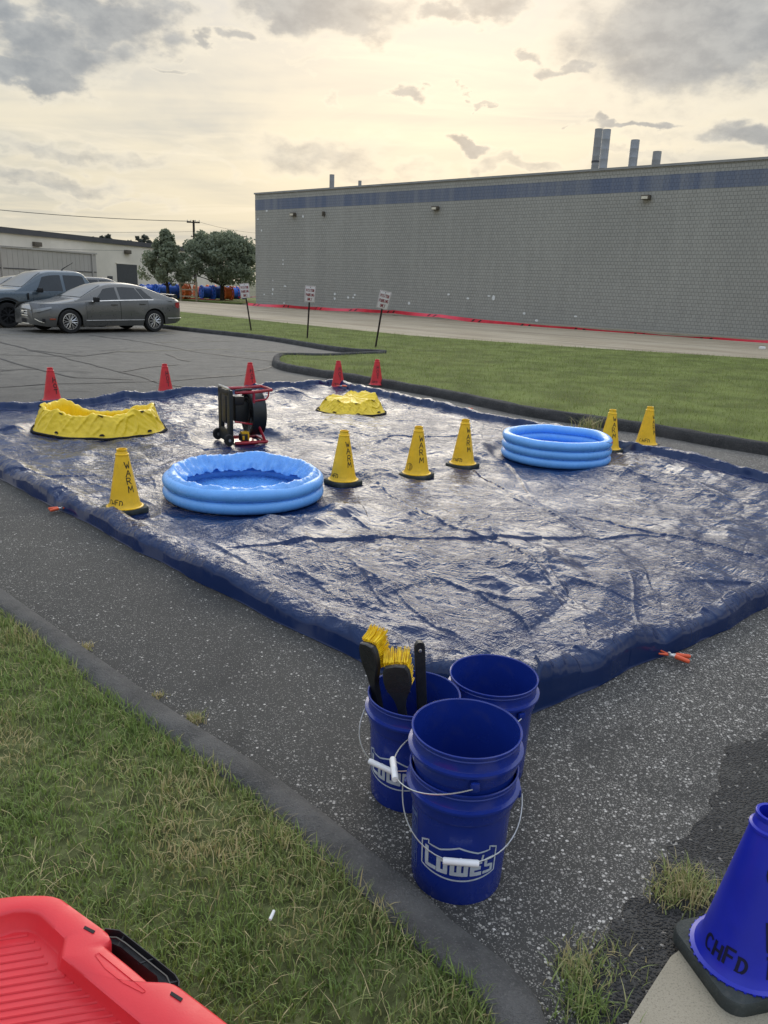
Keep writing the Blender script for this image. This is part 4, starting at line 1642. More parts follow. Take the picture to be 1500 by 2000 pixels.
    for (da, db) in doors:
        gap.box(((da + db) / 2, sp['near'] * (wx(db) - .10), (sp['door_z'] + zb(db)) / 2 - .02), (da - db + .06, .02, zb(db) - sp['door_z']))
    gap.build('door_frame', M['trim_black'], t, False)
    # mirrors
    for sgn in (1, -1):
        mx_ = sp['mirror']
        MB().bbox((mx_, sgn * (yb + .16), zb(mx_) + .06), (.12, .22, .14), .04).build('mirror', M[sp.get('mirror_mat', 'trim_black')], t)
    for x in (axf, axr):
        for sgn in (1, -1):
            wheel(t, x, sgn * (sp['track'] / 2), sp['rad'], sp['tw'], sgn, sp['spokes'], M[sp.get('rim', 'alloy')])
    return dict(zb=zb, zt=zt, wx=wx, zc=zc, ro=ro)


FWD = np.array([-.655, -.756])
yaw_car = math.atan2(FWD[1], FWD[0])
LEFTN = np.array([-FWD[1], FWD[0]])           # car's left side (faces the viewer)
fwp, rwp = G(133, 651)[:2], G(303, 648)[:2]
mid = (fwp + rwp) / 2
base = mid - LEFTN * .80

sed = thing('sedan', 'dark grey four door sedan with bright alloy wheels parked nose out at the kerb', 'car', (*base, 0), yaw_car)
sp_sedan = dict(wb=2.75, arch=.385, rad=.335, tw=.225, track=1.60, spokes=9, ends=(2.30, -2.46), near=1, door_z=.36,
                top=[(2.30, .62), (2.26, .70), (2.15, .755), (1.8, .84), (1.2, .935), (.9, .985), (-1.6, 1.06), (-2.0, 1.075), (-2.38, 1.05), (-2.46, .96)],
                belt=[(2.30, .56), (2.2, .64), (1.9, .74), (1.3, .83), (.8, .89), (0, .925), (-1.2, .96), (-1.9, .97), (-2.46, .90)],
                plan=[(2.30, .55), (2.25, .66), (2.15, .76), (1.95, .84), (1.6, .885), (1.0, .91), (-1.4, .915), (-1.9, .88), (-2.2, .83), (-2.4, .74), (-2.46, .66)],
                sill=[(2.30, .24), (2.0, .19), (1.3, .2), (-1.3, .2), (-2.2, .26), (-2.46, .36)],
                roof=[(1.14, .90), (1.02, .965), (.85, 1.045), (.45, 1.24), (.12, 1.375), (-.15, 1.425), (-.55, 1.44), (-.95, 1.415), (-1.25, 1.35), (-1.65, 1.19), (-2.0, 1.075), (-2.12, 1.0)],
                yb=.845, yr=.575, doors=[(.86, -.22), (-.22, -1.16)], panes=[(.62, -.20, .20, -.20), (-.29, -1.06, -.29, -.86), (-1.10, -1.42, -.92, -1.10)],
                chrome=(.66, -1.38), wind=(.94, .18), rearglass=(-1.12, -1.92), mirror=.60, mirror_mat='trim_black', handle='paint_grey')
inf = car(sed, sp_sedan, M['paint_grey'])


def on_nose(x, y, wx):
    return x


# grille, lamps, bumper pieces of the sedan
g = MB()
for k in range(3):
    z = .60 - k * .062
    pts = [(2.315 - .10 * (yy / .42) ** 2, yy, z) for yy in np.linspace(-.40, .40, 11)]
    g.tube(pts, .020, 6)
gr = g.build('grille', M['chrome'], sed)
MB().grid([[(2.305 - .10 * (yy / .42) ** 2, yy, z) for z in (.44, .52, .63)] for yy in np.linspace(-.42, .42, 11)]).build('grille_mesh', M['trim_black'], gr)
MB().bbox((2.335, 0, .555), (.02, .17, .07), .009).build('badge', M['steel'], gr)
MB().grid([[(2.312 - .09 * (yy / .45) ** 2, yy, z) for z in (.27, .33, .39)] for yy in np.linspace(-.45, .45, 9)]).build('lower_intake', M['trim_black'], sed)
MB().tube([(2.318 - .09 * (yy / .5) ** 2, yy, .255) for yy in np.linspace(-.5, .5, 9)], .016, 6).build('bumper_trim', M['chrome'], sed)
for sgn in (1, -1):
    h = MB()
    rows = []
    for i in range(9):
        x = 2.285 - i * .052
        w = inf['wx'](x)
        f_ = i / 8
        z1_, z0_ = .66 + .085 * f_, .565 + .125 * f_
        rows.append([(x + .010, sgn * (w * 1.0 + .012), z0_), (x + .010, sgn * (w * .992 + .014), (z0_ + z1_) / 2), (x + .010, sgn * (w * .965 + .012), z1_)])
    h.grid(rows)
    h.build('headlight', M['lens'], sed)
    MB().bbox((2.11, sgn * .80, .36), (.09, .03, .10), .012).build('fog_lamp', M['trim_black'], sed)
    MB().tube([(2.27, sgn * .60, .40), (2.20, sgn * .73, .335), (2.10, sgn * .815, .30)], .014, 6).build('fog_trim', M['chrome'], sed)
    MB().bbox((1.88, sgn * .875, .40), (.17, .02, .035), .006).build('side_marker', M['amber'], sed)
    tl = MB()
    tl.grid([[(x, sgn * (inf['wx'](x) * .985 + .008), z) for z in (.72, .80, .90)] for x in (-2.20, -2.28, -2.36, -2.44)])
    tl.build('tail_light', M['taillight'], sed)
    MB().tube([(-1.85, sgn * .90, .42), (-2.2, sgn * .85, .42), (-2.42, sgn * .76, .42)], .014, 6).build('bumper_strip', M['alloy'], sed)
    MB().tube([(.9, sgn * .915, .365), (-1.0, sgn * .918, .375)], .012, 6).build('sill_strip', M['alloy'], sed)
spo = MB()
spo.grid([[(-2.20 + .0 * q, y, 1.135 - .02 * abs(y)), (-2.30, y, 1.155 - .02 * abs(y)), (-2.42, y, 1.145 - .02 * abs(y)), (-2.42, y, 1.125 - .02 * abs(y)), (-2.22, y, 1.115 - .02 * abs(y))] for q, y in enumerate(np.linspace(-.68, .68, 13))], cv=True)
for y in (-.62, .62):
    spo.box((-2.32, y, 1.085), (.14, .05, .08))
spo.build('spoiler', M['paint_grey'], sed)
for y in (.36, -.36):
    s_ = MB().bbox((-.12, y, .86), (.14, .46, .62), .05)
    s_.bbox((-.14, y, 1.24), (.09, .26, .17), .035)
    s_.build('front_seat', M['seat_cloth'], sed)

# pickup in the next bay
tmid = G(16, 640)[:2] - FWD * 1.54 - LEFTN * .80
trk = thing('pickup_truck', 'slate blue crew cab pickup truck parked behind the grey sedan', 'pickup truck', (*tmid, 0), yaw_car)
sp_trk = dict(wb=3.08, arch=.45, rad=.375, tw=.25, track=1.62, spokes=6, ends=(2.42, -2.62), near=1, door_z=.42, rows=[.36, .50, .66, .80, .92, 1.0],
              top=[(2.42, .95), (2.36, 1.06), (2.2, 1.10), (1.3, 1.16), (1.0, 1.18), (-.95, 1.12), (-2.55, 1.12), (-2.62, 1.08)],
              belt=[(2.42, .88), (2.3, .97), (1.9, 1.02), (1.2, 1.06), (0, 1.08), (-2.62, 1.08)],
              plan=[(2.42, .76), (2.36, .83), (2.2, .89), (1.7, .92), (-2.3, .92), (-2.55, .90), (-2.62, .86)],
              sill=[(2.42, .36), (1.6, .30), (-1.6, .30), (-2.62, .42)],
              roof=[(1.25, 1.08), (1.12, 1.15), (.9, 1.27), (.42, 1.60), (.2, 1.68), (-.1, 1.725), (-.9, 1.73), (-1.10, 1.69), (-1.2, 1.56), (-1.32, 1.12)],
              yb=.87, yr=.66, doors=[(.72, -.30), (-.30, -1.18)], panes=[(.62, -.26, .34, -.26), (-.36, -1.12, -.36, -1.02)],
              wind=(1.02, .28), rearglass=(-1.14, -1.29), mirror=.56, spokes_=6, rim='trim_black')
inft = car(trk, sp_trk, M['paint_blue'])
MB().grid([[(2.45, y, z) for z in (.60, .75, .92)] for y in np.linspace(-.62, .62, 7)]).build('grille', M['trim_black'], trk)
for sgn in (1, -1):
    MB().bbox((2.38, sgn * .74, .88), (.10, .22, .15), .03).build('headlight', M['lens'], trk)
    MB().bbox((-2.60, sgn * .83, .92), (.05, .12, .28), .02).build('tail_light', M['taillight'], trk)
    MB().tube([(1.54 + .50 * math.cos(a), sgn * .935, .375 + .50 * math.sin(a)) for a in np.linspace(.05, PI - .05, 16)], .03, 6).build('arch_trim', M['trim_black'], trk)
    MB().tube([(-1.54 + .50 * math.cos(a), sgn * .935, .375 + .50 * math.sin(a)) for a in np.linspace(.05, PI - .05, 16)], .03, 6).build('arch_trim', M['trim_black'], trk)
MB().bbox((.90, .935, .94), (.05, .012, .20), .006).build('vent_badge', M['trim_black'], trk)
MB().tube([(-.55, .28, 1.74), (-.58, .28, 1.79), (-.95, .28, 2.0)], [.03, .015, .006], 6).build('aerial', M['trim_black'], trk)

# cars further back, only their roofs show
def plain_car(px, top, Y, paint, label, kind='car', scale=1.0, van=False, name='parked_car'):
    c = AT(px, top, Y)
    t = thing(name, label, kind, (c[0], c[1], 0), yaw_car, None)
    sp = dict(sp_sedan)
    h = c[2]
    if van:
        sp.update(top=[(2.30, .8), (2.2, .95), (1.7, 1.1), (1.4, 1.15), (-2.46, 1.15)], belt=[(2.3, .72), (2.0, .95), (1.4, 1.08), (-2.46, 1.10)],
                  roof=[(1.62, 1.14), (1.45, 1.32), (1.0, h - .14), (.75, h - .04), (.3, h), (-2.2, h), (-2.38, h - .1), (-2.44, 1.15)], yb=.88, yr=.76,
                  panes=[(1.25, .35, .95, .35)], wind=(1.58, .95), rearglass=None, doors=[(1.2, .3)], chrome=None)
        sp['rows'] = [.30, .45, .60, .75, .88, 1.0]
    else:
        sp.update(roof=[(1.14, .90), (1.02, .97), (.85, 1.06), (.45, 1.28), (.12, h - .05), (-.3, h), (-1.7, h - .01), (-2.1, h - .10), (-2.36, 1.15), (-2.42, 1.06)], chrome=None, rearglass=(-2.08, -2.36),
                  panes=[(.62, -.20, .20, -.20), (-.29, -1.16, -.29, -1.1), (-1.24, -2.0, -1.2, -1.85)], yr=.62)
    car(t, sp, paint)
    return t


plain_car(-165, 506, 29.5, M['paint_van'], 'blue van at the left edge beyond the pickup truck', 'van', van=True, name='van')
plain_car(22, 538, 40, M['paint_dark'], 'dark car showing between the blue van and the pickup windscreen')
plain_car(140, 540, 43, M['paint_dark'], 'dark estate car whose roof shows above the sedan and the pickup bed')
plain_car(200, 555, 46, M['paint_white'], 'pale car whose roof shows over the rear of the grey sedan')

# ================================================================== TARP
C0, C1, C2, C3 = np.array([.47, 2.62]), np.array([-5.58, 8.40]), np.array([-.94, 12.98]), np.array([4.59, 5.96])
LS, LT = np.linalg.norm(C1 - C0), np.linalg.norm(C3 - C0)


def px2(*p):
    return G(*p)[:2]


flat = [(px2(245, 1000), .23), (px2(670, 945), .17), (px2(813, 932), .17), (px2(903, 912), .17), (px2(1187, 884), .17),
        (np.array([-1.115, 5.90]), .74), (np.array([1.735, 7.78]), .66), (np.array([-3.18, 8.35]), .72), (np.array([-.50, 10.32]), .48), (np.array([-1.55, 8.0]), .42)]
folds = []     # (p, q, height, half-width)
for (a, b, hgt, hw) in [((728, 950), (872, 1036), .022, .020), ((828, 1010), (992, 1092), .026, .022), ((1130, 1020), (1500, 1108), .035, .05), ((1060, 1140), (1500, 1262), .016, .04),
                        ((690, 1135), (770, 1200), .018, .018), ((760, 1170), (905, 1268), .022, .02), ((840, 1215), (900, 1262), .022, .016), ((600, 1075), (760, 1165), .014, .02),
                        ((660, 1020), (860, 1110), .016, .03), ((960, 1050), (1080, 1180), .03, .03), ((1050, 1080), (1130, 1220), .024, .03), ((980, 900), (1040, 990), .035, .03),
                        ((1000, 980), (1130, 1060), .03, .04), ((930, 925), (1010, 990), .03, .03), ((940, 1170), (1030, 1260), .03, .03), ((870, 1150), (1010, 1200), .026, .04),
                        ((330, 900), (120, 960), .014, .04), ((285, 935), (330, 1000), .016, .03), ((120, 930), (290, 985), .02, .03), ((530, 780), (700, 800), .012, .03),
                        ((870, 805), (960, 840), .014, .03), ((1180, 930), (1500, 1000), .02, .05), ((1100, 940), (1300, 1000), .018, .03), ((1250, 900), (1430, 985), .022, .04),
                        ((1210, 1120), (1260, 1230), .016, .02), ((1120, 1230), (1190, 1300), .02, .03), ((700, 1230), (860, 1300), .016, .03), ((480, 1080), (700, 1200), .012, .03),
                        ((380, 1060), (640, 1215), .014, .04), ((1000, 1290), (1160, 1330), .02, .04), ((520, 900), (560, 880), .02, .03), ((860, 1110), (1000, 1130), .02, .03),
                        ((1230, 1060), (1420, 1180), .010, .04), ((1290, 1190), (1380, 1230), .014, .03), ((640, 870), (720, 890), .014, .03), ((400, 890), (560, 905), .025, .04),
                        ((560, 1140), (640, 1150), .014, .025), ((900, 1040), (960, 1010), .022, .03), ((960, 1110), (1080, 1090), .02, .03), ((780, 1060), (860, 1040), .018, .03)]:
    folds.append((px2(*a), px2(*b), hgt * .85, hw * .62))


def build_tarp():
    nu, nv = 880, 640
    u = np.linspace(0, 1, nu) ** 1.28
    v = np.linspace(0, 1, nv) ** 1.12
    U, V = np.meshgrid(u, v, indexing='ij')
    P = ((1 - U) * (1 - V))[..., None] * C0 + (U * (1 - V))[..., None] * C1 + (U * V)[..., None] * C2 + ((1 - U) * V)[..., None] * C3
    X, Y = P[..., 0], P[..., 1]
    # ragged outline
    dS0, dS1, dT0, dT1 = U * LS, (1 - U) * LS, V * LT, (1 - V) * LT
    d = np.minimum(np.minimum(dS0, dS1), np.minimum(dT0, dT1))
    near_edge = np.exp(-d / .35)
    X = X + near_edge * .055 * fbm(P[..., 0] * 1.3, P[..., 1] * 1.3, 3, 41)
    Y = Y + near_edge * .055 * fbm(P[..., 0] * 1.3, P[..., 1] * 1.3, 3, 43)
    # long axis coordinates
    e = (C1 - C0) / LS
    A = X * e[0] + Y * e[1]
    B = -X * e[1] + Y * e[0]
    wxn, wyn = .25 * fbm(X * 1.2, Y * 1.2, 3, 1), .25 * fbm(X * 1.2, Y * 1.2, 3, 2)
    rid = lambda q, p=2.0: np.clip(1 - np.abs(q) * 2.1, 0, 1) ** p
    Z = .014 * (fbm(X * .8, Y * .8, 2, 3) + .3)
    m1 = sstep(-.25, .35, fbm(X * .8, Y * .8, 3, 5))
    Z += .005 * rid(perlin((X + wxn) * 1.7, (Y + wyn) * 1.7, 6), 3) * m1
    # taut sheet: overlapping sets of straight creases, each set strong only in places
    tr = np.random.default_rng(77)
    a0 = math.atan2(e[1], e[0])
    waves = []
    for lam, cnt, slope in ((.80, 5, .080), (.42, 8, .086), (.22, 9, .078), (.12, 10, .066), (.07, 11, .058)):
        for k in range(cnt):
            waves.append((lam * tr.uniform(.75, 1.3), slope, k))
    for wi, (lam, slope, k) in enumerate(waves):
        th = (a0 + PI / 2 if k % 3 else a0) + tr.normal(0, .42 if lam > .2 else .8)
        dx_, dy_ = math.cos(th), math.sin(th)
        wp_ = .55 * lam * fbm(X * .55 / lam ** .6 + wi * 3.1, Y * .55 / lam ** .6, 2, 60 + wi)
        ph = ((X * dx_ + Y * dy_) + wp_) / lam + .22 * perlin(X * .8, Y * .8, 90 + wi)
        fr = np.abs((ph % 1.0) - tr.uniform(.3, .5))
        tri = fr / fr.max()
        # crease runs only a short way before it fades
        msk = sstep(.02, .34, fbm((X * -dy_ + Y * dx_) * .55 / lam ** .7 + wi * 5.7, (X * dx_ + Y * dy_) * .75 / lam ** .7, 2, 130 + wi))
        Z += lam * slope * .52 * (1 - tri) ** 1.15 * msk
    calm = sstep(-.1, .3, fbm(X * .45 + 2, Y * .45, 2, 8))
    Z *= .68 + .42 * calm
    for (p, q, hgt, hw) in folds:
        L = np.linalg.norm(q - p)
        t = (q - p) / L
        s = (X - p[0]) * t[0] + (Y - p[1]) * t[1]
        if s.min() > L + 1:
            continue
        w = -(X - p[0]) * t[1] + (Y - p[1]) * t[0] + .035 * np.sin(s / L * PI * 1.3 + hgt * 300)
        env = sstep(-.15 * L, .18 * L, s) * sstep(1.12 * L, .80 * L, s)
        # one face steep, the other easy
        prof = np.where(w < 0, np.exp(-np.abs(w / (hw * .40)) ** 1.6), np.exp(-np.abs(w) / (hw * 1.7)))
        Z += .55 * hgt * env * prof
    near_f = np.ones_like(Z)
    for (c, rad) in flat:
        dd = np.hypot(X - c[0], Y - c[1])
        near_f = np.minimum(near_f, sstep(rad * .92, rad + .12, dd))
    Z = .006 + np.maximum(Z, 0) * (.10 + .90 * near_f)
    # rolled edge over the berm tube
    lump = 1 + .28 * fbm(X * .9, Y * .9, 2, 17)
    hb = .066 * lump
    cnear = np.exp(-((X - C0[0]) ** 2 + (Y - C0[1]) ** 2) / .42)
    hb = hb * (1 + (.95 + .6 * perlin(X * 2.6, Y * 2.6, 71)) * cnear)
    hb = np.where((dS0 < .4) & (dT0 > .6), hb * (1 + .25 * fbm(X * 2, Y * 2, 2, 51)), hb)
    for (c, k) in ((px2(1310, 1290), .62), (px2(112, 996), .5), (px2(660, 768), .3), (px2(912, 806), .35)):
        hb = hb * (1 - k * np.exp(-((X - c[0]) ** 2 + (Y - c[1]) ** 2) / .010))
    is_left = (dT0 <= np.minimum(np.minimum(dS0, dS1), dT1) + .25) & (dS1 > .5)      # the edge facing the lawn slopes in gently
    wid = np.where(is_left, .125, .088) + .06 * cnear
    hb = np.where(is_left, hb * 1.15, hb * 1.30)
    q = d / wid
    tail = np.where(is_left, sstep(2.3, .7, q), sstep(1.75, 1.0, q) * (1 + .0 * q))
    berm = np.where(q < 1, np.maximum(np.sqrt(np.clip(1 - (1 - np.clip(q / np.where(is_left, .66, .70), 0, 1)) ** 2.2, 0, 1)), 0), tail)
    along = np.where(np.minimum(dT0, dT1) < np.minimum(dS0, dS1), A, B)
    across = np.where(np.minimum(dT0, dT1) < np.minimum(dS0, dS1), B, A)
    crumple = 1 + np.where(is_left, .08, .17) * fbm(along * 2.2, across * 4, 3, 19) + .07 * rid(perlin(along * 7 + across * 5, across * 5 - along * 2, 20), 2.0) + .03 * rid(perlin(along * 17 + across * 9, across * 9, 24), 1.2)
    Z = Z + hb * berm * crumple * np.where(q > 1.05, near_f, 1)
    # the skirt on the ground
    Z = np.where(q < .06, .004 + Z * .25 * (q / .06), Z)
    # loose overlap buckles along the roll
    X = X + (berm * (q < 1.5)) * np.where(is_left, .006, .016) * perlin(A * 5, B * 5, 22)
    Y = Y + (berm * (q < 1.5)) * np.where(is_left, .006, .016) * perlin(A * 5, B * 5, 23)
    Vt = np.stack([X, Y, Z], -1).reshape(-1, 3)
    idx = np.arange(nu * nv).reshape(nu, nv)
    F = np.stack([idx[:-1, :-1], idx[:-1, 1:], idx[1:, 1:], idx[1:, :-1]], -1).reshape(-1, 4)
    o = np_mesh('tarp', Vt, F, M['tarp'], None, None, True)
    if o.data.polygons[1000].normal.z < 0:
        o.data.flip_normals()
    tag(o, 'large wrinkled blue plastic tarp with rolled edges spread over the asphalt', 'tarp')


build_tarp()
Z_T = .014


# ================================================================== CONES
CH = .457


def cone_r(z):
    return .112 + (.036 - .112) * (z - .03) / (CH - .03)


def cone_meshes():
    prof = [(.126, .035), (.128, .041), (.118, .045), (.113, .053)]
    prof += [(cone_r(z), z) for z in (.07, .15, .25, .35, .412)]
    prof += [(cone_r(.415) + .004, .415), (cone_r(.42) + .004, .421), (cone_r(.425) - .001, .424), (.0355, .44), (.0375, .446), (.0375, .455), (.035, .457), (.030, .455), (.030, .42), (.05, .30), (.10, .04)]
    b = MB().lathe(prof, 48).build('cone_body', M['yellow_cone'], None)
    pr = []
    hw, rc = .132, .047
    for k in range(4):
        a0 = k * 90
        cx, cy = (hw - rc) * (1 if k in (0, 3) else -1), (hw - rc) * (1 if k in (0, 1) else -1)
        pr += [(cx + rc * math.cos(math.radians(a0 + a)), cy + rc * math.sin(math.radians(a0 + a))) for a in range(0, 91, 15)]
    rows = []
    for (sc, z) in ((.97, -.006), (1.0, 0), (1.0, .028), (.975, .035), (.80, .0375), (.3, .038)):
        rows.append([(x * sc, y * sc, z) for x, y in pr])
    m = MB()
    m.grid(rows, cv=True)
    m.add([(x * .97, y * .97, 0) for x, y in pr], [tuple(range(len(pr)))])
    s = m.build('base', M['rubber'], None)
    dots = MB()
    for k in range(40):
        a = 2 * PI * k / 40
        dots.box((.1275 * math.cos(a), .1275 * math.sin(a), .0388), (.006, .006, .0035), None, Matrix.Rotation(a, 3, 'Z'))
    return b.data, s.data, dots, b, s


_bd, _sd_, _dots, _b, _s = cone_meshes()
bpy.data.objects.remove(_b)
bpy.data.objects.remove(_s)
_bodies = {}


def cone(pos, colour, label, stack=None, stack_az=30, low=None, low_az=-35, yaw=45, group=None, ink='ink', scale=1.0, scribble=False, lw=.0065, stack_z=(.345, .055), lsize=(.036, .044), low_size=(.026, .040), low_z=.062):
    p = np.array(pos, float)
    face = math.degrees(math.atan2(-p[0], p[1] * 1.0))        # yaw of the direction to the viewer, about -Y
    t = thing('traffic_cone', label, 'traffic cone', p, 0, group)
    t.scale = (scale,) * 3
    mt = M[colour]
    if colour not in _bodies:
        d = _bd.copy()
        d.materials.clear()
        d.materials.append(mt)
        _bodies[colour] = d
    b = bpy.data.objects.new('cone_body', _bodies[colour])
    COL.objects.link(b)
    b.parent = t
    s = bpy.data.objects.new('base', _sd_)
    COL.objects.link(s)
    s.parent = t
    s.rotation_euler.z = math.radians(yaw)
    az0 = -90 - math.degrees(math.atan2(p[0], p[1]))           # azimuth that faces the viewer
    mb = MB()

    def fn_at(azd):
        def fn(u, v):
            r = cone_r(v) + .0009
            a = math.radians(az0 + azd) + u / max(.03, r)
            return (r * math.cos(a), r * math.sin(a), v)
        return fn
    rr = random.Random(int(abs(p[0] * 1000)))
    if stack:
        z = stack_z[0]
        for ch in stack:
            w, h = lsize
            j = rr.uniform(-.004, .004)
            ribbon(mb, word(ch, -w / 2 + j, z - h / 2, w, h, 0, rr.uniform(-.12, .12), .06, rr), lw, fn_at(stack_az), .006)
            z -= stack_z[1]
    if low:
        if mb.f:
            mb.build('lettering', M[ink], b)
        mb = MB()
        w, h = low_size
        tot = len(low) * w * 1.25
        ribbon(mb, word(low, -tot / 2, low_z, w, h, .25, .05, .10, rr), lw * .85, fn_at(low_az), .006)
    if scribble:
        ribbon(mb, [arc(0, .105, .030, .030, 0, 380, 22), [(.002, .13), (.002, .08)], [(.002, .125)] + arc(.004, .105, .014, .02, 90, -90, 8)], .004, fn_at(-42), .006)
    if mb.f:
        mb.build('lettering', M[ink], b)
    dt = MB()
    dt.v, dt.f = list(_dots.v), list(_dots.f)
    dt.build('rivet_ring', mt, s, False, fix=False)['kind'] = 'stuff'
    return t


GY, GR = 'yellow WARM cones across the tarp', 'red HOT cones along the far tarp edge'
cone((*px2(245, 1001), Z_T), 'yellow_cone', 'yellow cone marked WARM and CHFD nearest the camera, left of the front pool', 'WARM', 32, 'CHFD', -38, 47, GY)
cone((*px2(670, 947), Z_T), 'yellow_cone', 'yellow WARM cone just right of the front blue pool', 'WARM', 38, 'CHFD', -52, 40, GY, low_size=(.022, .034))
cone((*px2(813, 934), Z_T), 'yellow_cone', 'yellow WARM cone with a smudged circle scribble low on its side', 'WARM', 28, None, 0, 62, GY, scribble=True, lsize=(.040, .048), stack_z=(.36, .062))
cone((*px2(903, 914), Z_T), 'yellow_cone', 'yellow WARM cone left of the three ring pool', 'WARM', 36, 'CHFD', -30, 55, GY, low_size=(.022, .032), stack_z=(.36, .058))
cone((*px2(1187, 884), Z_T), 'yellow_cone', 'yellow cone half hidden behind the three ring pool', 'WARM', 30, None, 0, 50, GY, stack_z=(.36, .058))
cone((*px2(1260, 872), .0), 'yellow_cone', 'yellow cone with CHFD in front, on the asphalt by the far kerb', 'WARM', 62, 'CHFD', -8, 50, GY, low_size=(.024, .040))
cone((*px2(103, 786), 0), 'red_cone', 'red HOT cone behind the big yellow pool, farthest left', 'HOT', 35, None, 0, 45, GR, stack_z=(.30, .075), lsize=(.05, .055), lw=.012)
cone((*px2(324, 773), 0), 'red_cone', 'red HOT cone between the big yellow pool and the fan', 'HOT', 28, None, 0, 45, GR, stack_z=(.33, .075), lsize=(.04, .055), lw=.010)
cone((*px2(489, 767), 0), 'red_cone', 'red HOT cone standing directly behind the fan', 'HOT', 22, None, 0, 45, GR, stack_z=(.34, .07), lsize=(.04, .055), lw=.010)
cone((*px2(660, 760), 0), 'red_cone', 'red HOT cone behind the small yellow pool, against the tarp roll', 'HOT', 22, 'CFD', -15, 45, GR, stack_z=(.33, .075), lsize=(.04, .055), lw=.009)
cone((*px2(735, 755), 0), 'red_cone', 'red HOT cone at the foot of the far kerb, farthest right', 'HOT', 12, 'CHFD', -22, 45, GR, stack_z=(.33, .075), lsize=(.04, .055), lw=.009, low_size=(.024, .034), low_z=.07)
bc = G(1447, 1884, .02)
cone((bc[0], bc[1], .02), 'blue_cone', 'deep blue cone lettered CHFD on a grey rubber base beside the concrete slab', 'COLD', 48, 'CHFD', -22, 14, None, 'ink_blue', stack_z=(.325, .078), lsize=(.058, .070), lw=.009, low_size=(.024, .040), low_z=.070)


# ================================================================== INFLATABLE POOLS
def pool(pos, R0, rt, nring, label, collapsed=False, seed=1):
    t = thing('paddling_pool', label, 'paddling pool', (*pos, Z_T), 0, 'blue inflatable pools on the tarp')
    n = 128
    pitch = rt * 1.72
    for k in range(nring):
        rows = []
        zc = rt * .96 + k * pitch
        for i in range(n):
            a = 2 * PI * i / n
            pts = []
            # panel seams pinch the tube a little
            pinch = .012 * rt * max(0, math.cos(a * 16 + k)) ** 12 + .02 * rt * float(perlin(math.cos(a) * 4 + k, math.sin(a) * 4, seed))
            rw = R0 * (1 + .012 * float(perlin(math.cos(a) * 1.2, math.sin(a) * 1.2, seed + 5)))
            sag = (.012 if collapsed else .006) * float(perlin(math.cos(a) * 1.5 + 3, math.sin(a) * 1.5, seed + 9)) * k
            for j in range(18):
                b = 2 * PI * j / 18
                r_ = rt - pinch
                pts.append(((rw + r_ * math.cos(b)) * math.cos(a), (rw + r_ * math.cos(b)) * math.sin(a), max(0, zc + sag + r_ * .96 * math.sin(b))))
            rows.append(pts)
        MB().grid(rows, cu=True, cv=True).build('ring', M['pool'], t)
    # floor
    rows = []
    for i in range(n):
        a = 2 * PI * i / n
        rows.append([(r_ * math.cos(a), r_ * math.sin(a), .014 + .018 * float(np.clip(perlin(r_ * math.cos(a) * 6, r_ * math.sin(a) * 6, seed), 0, 1)) + .012 * abs(math.sin(a * 18 + 3 * r_)) * (r_ / R0) ** 3) for r_ in np.linspace(.001, R0 - rt * .2, 12)])
    MB().grid(rows, cu=True).build('floor', M['pool_liner'], t)
    return t, pitch


POOL_F = np.array([-1.115, 5.90])
pf, pit = pool(POOL_F, .575, .051, 2, 'front blue inflatable pool whose top ring has gone flat and crumpled', True, 3)
# flat top ring: crumpled skirt that flops inward over the second ring
n = 420
rows = []
ztop = .051 * .96 + pit + .045
prof = [(.024, -.004), (.014, .004), (.002, .010), (-.010, .017), (-.024, .018), (-.042, .008), (-.062, -.008), (-.082, -.026), (-.096, -.040), (-.108, -.056), (-.118, -.072)]
for i in range(n):
    a = 2 * PI * i / n
    ca, sa = math.cos(a), math.sin(a)
    lift = 1 + .75 * float(perlin(ca * 2.2 + 5, sa * 2.2, 61)) + .25 * float(perlin(ca * 6, sa * 6, 62))
    back = .5 + .5 * sa
    pl = abs(float(perlin(a * 9, .5, 63)))
    row = []
    for k, (dr, dz) in enumerate(prof):
        f = k / (len(prof) - 1)
        wob = .020 * f * float(perlin(a * 6.0, f * 2.4, 64)) + .010 * (.2 + f) * float(perlin(a * 16, f * 5 + a, 65))
        wob -= .010 * max(0, 1 - abs(float(perlin(a * 5.1, f * .8, 66))) * 5) * f
        zz = dz * (lift if dz > 0 else 1) + .030 * f * float(perlin(a * 5, f * 2.5 + 4, 67)) + ((.022 * back + .004) * min(1, k / 3) if dz > 0 else 0) + .006 * float(perlin(a * 19, f * 5, 68)) * min(1, f * 3)
        row.append(((.570 + dr + wob) * ca, (.570 + dr + wob) * sa, ztop + zz - .016 * pl * f))
    rows.append(row)
MB().grid(rows, cu=True).build('flat_ring', M['pool_liner'], pf, angle=180)

POOL_B = np.array([1.735, 7.78])
pb, pit = pool(POOL_B, .505, .049, 3, 'upright blue inflatable pool with three full rings and printed warnings', False, 8)
mb, mbr = MB(), MB()
rr = random.Random(3)


def pool_fn(k):
    zc = .049 * .96 + k * pit

    def fn(u, v):
        # u metres round the ring from the viewer side, v height on the tube (-1..1)
        a = math.radians(-52) + u / .555
        b = v * 1.1
        r_ = .0496 + .001
        return ((.505 + r_ * math.cos(b)) * math.cos(a), (.495 + r_ * math.cos(b)) * math.sin(a), zc + r_ * .96 * math.sin(b))
    return fn


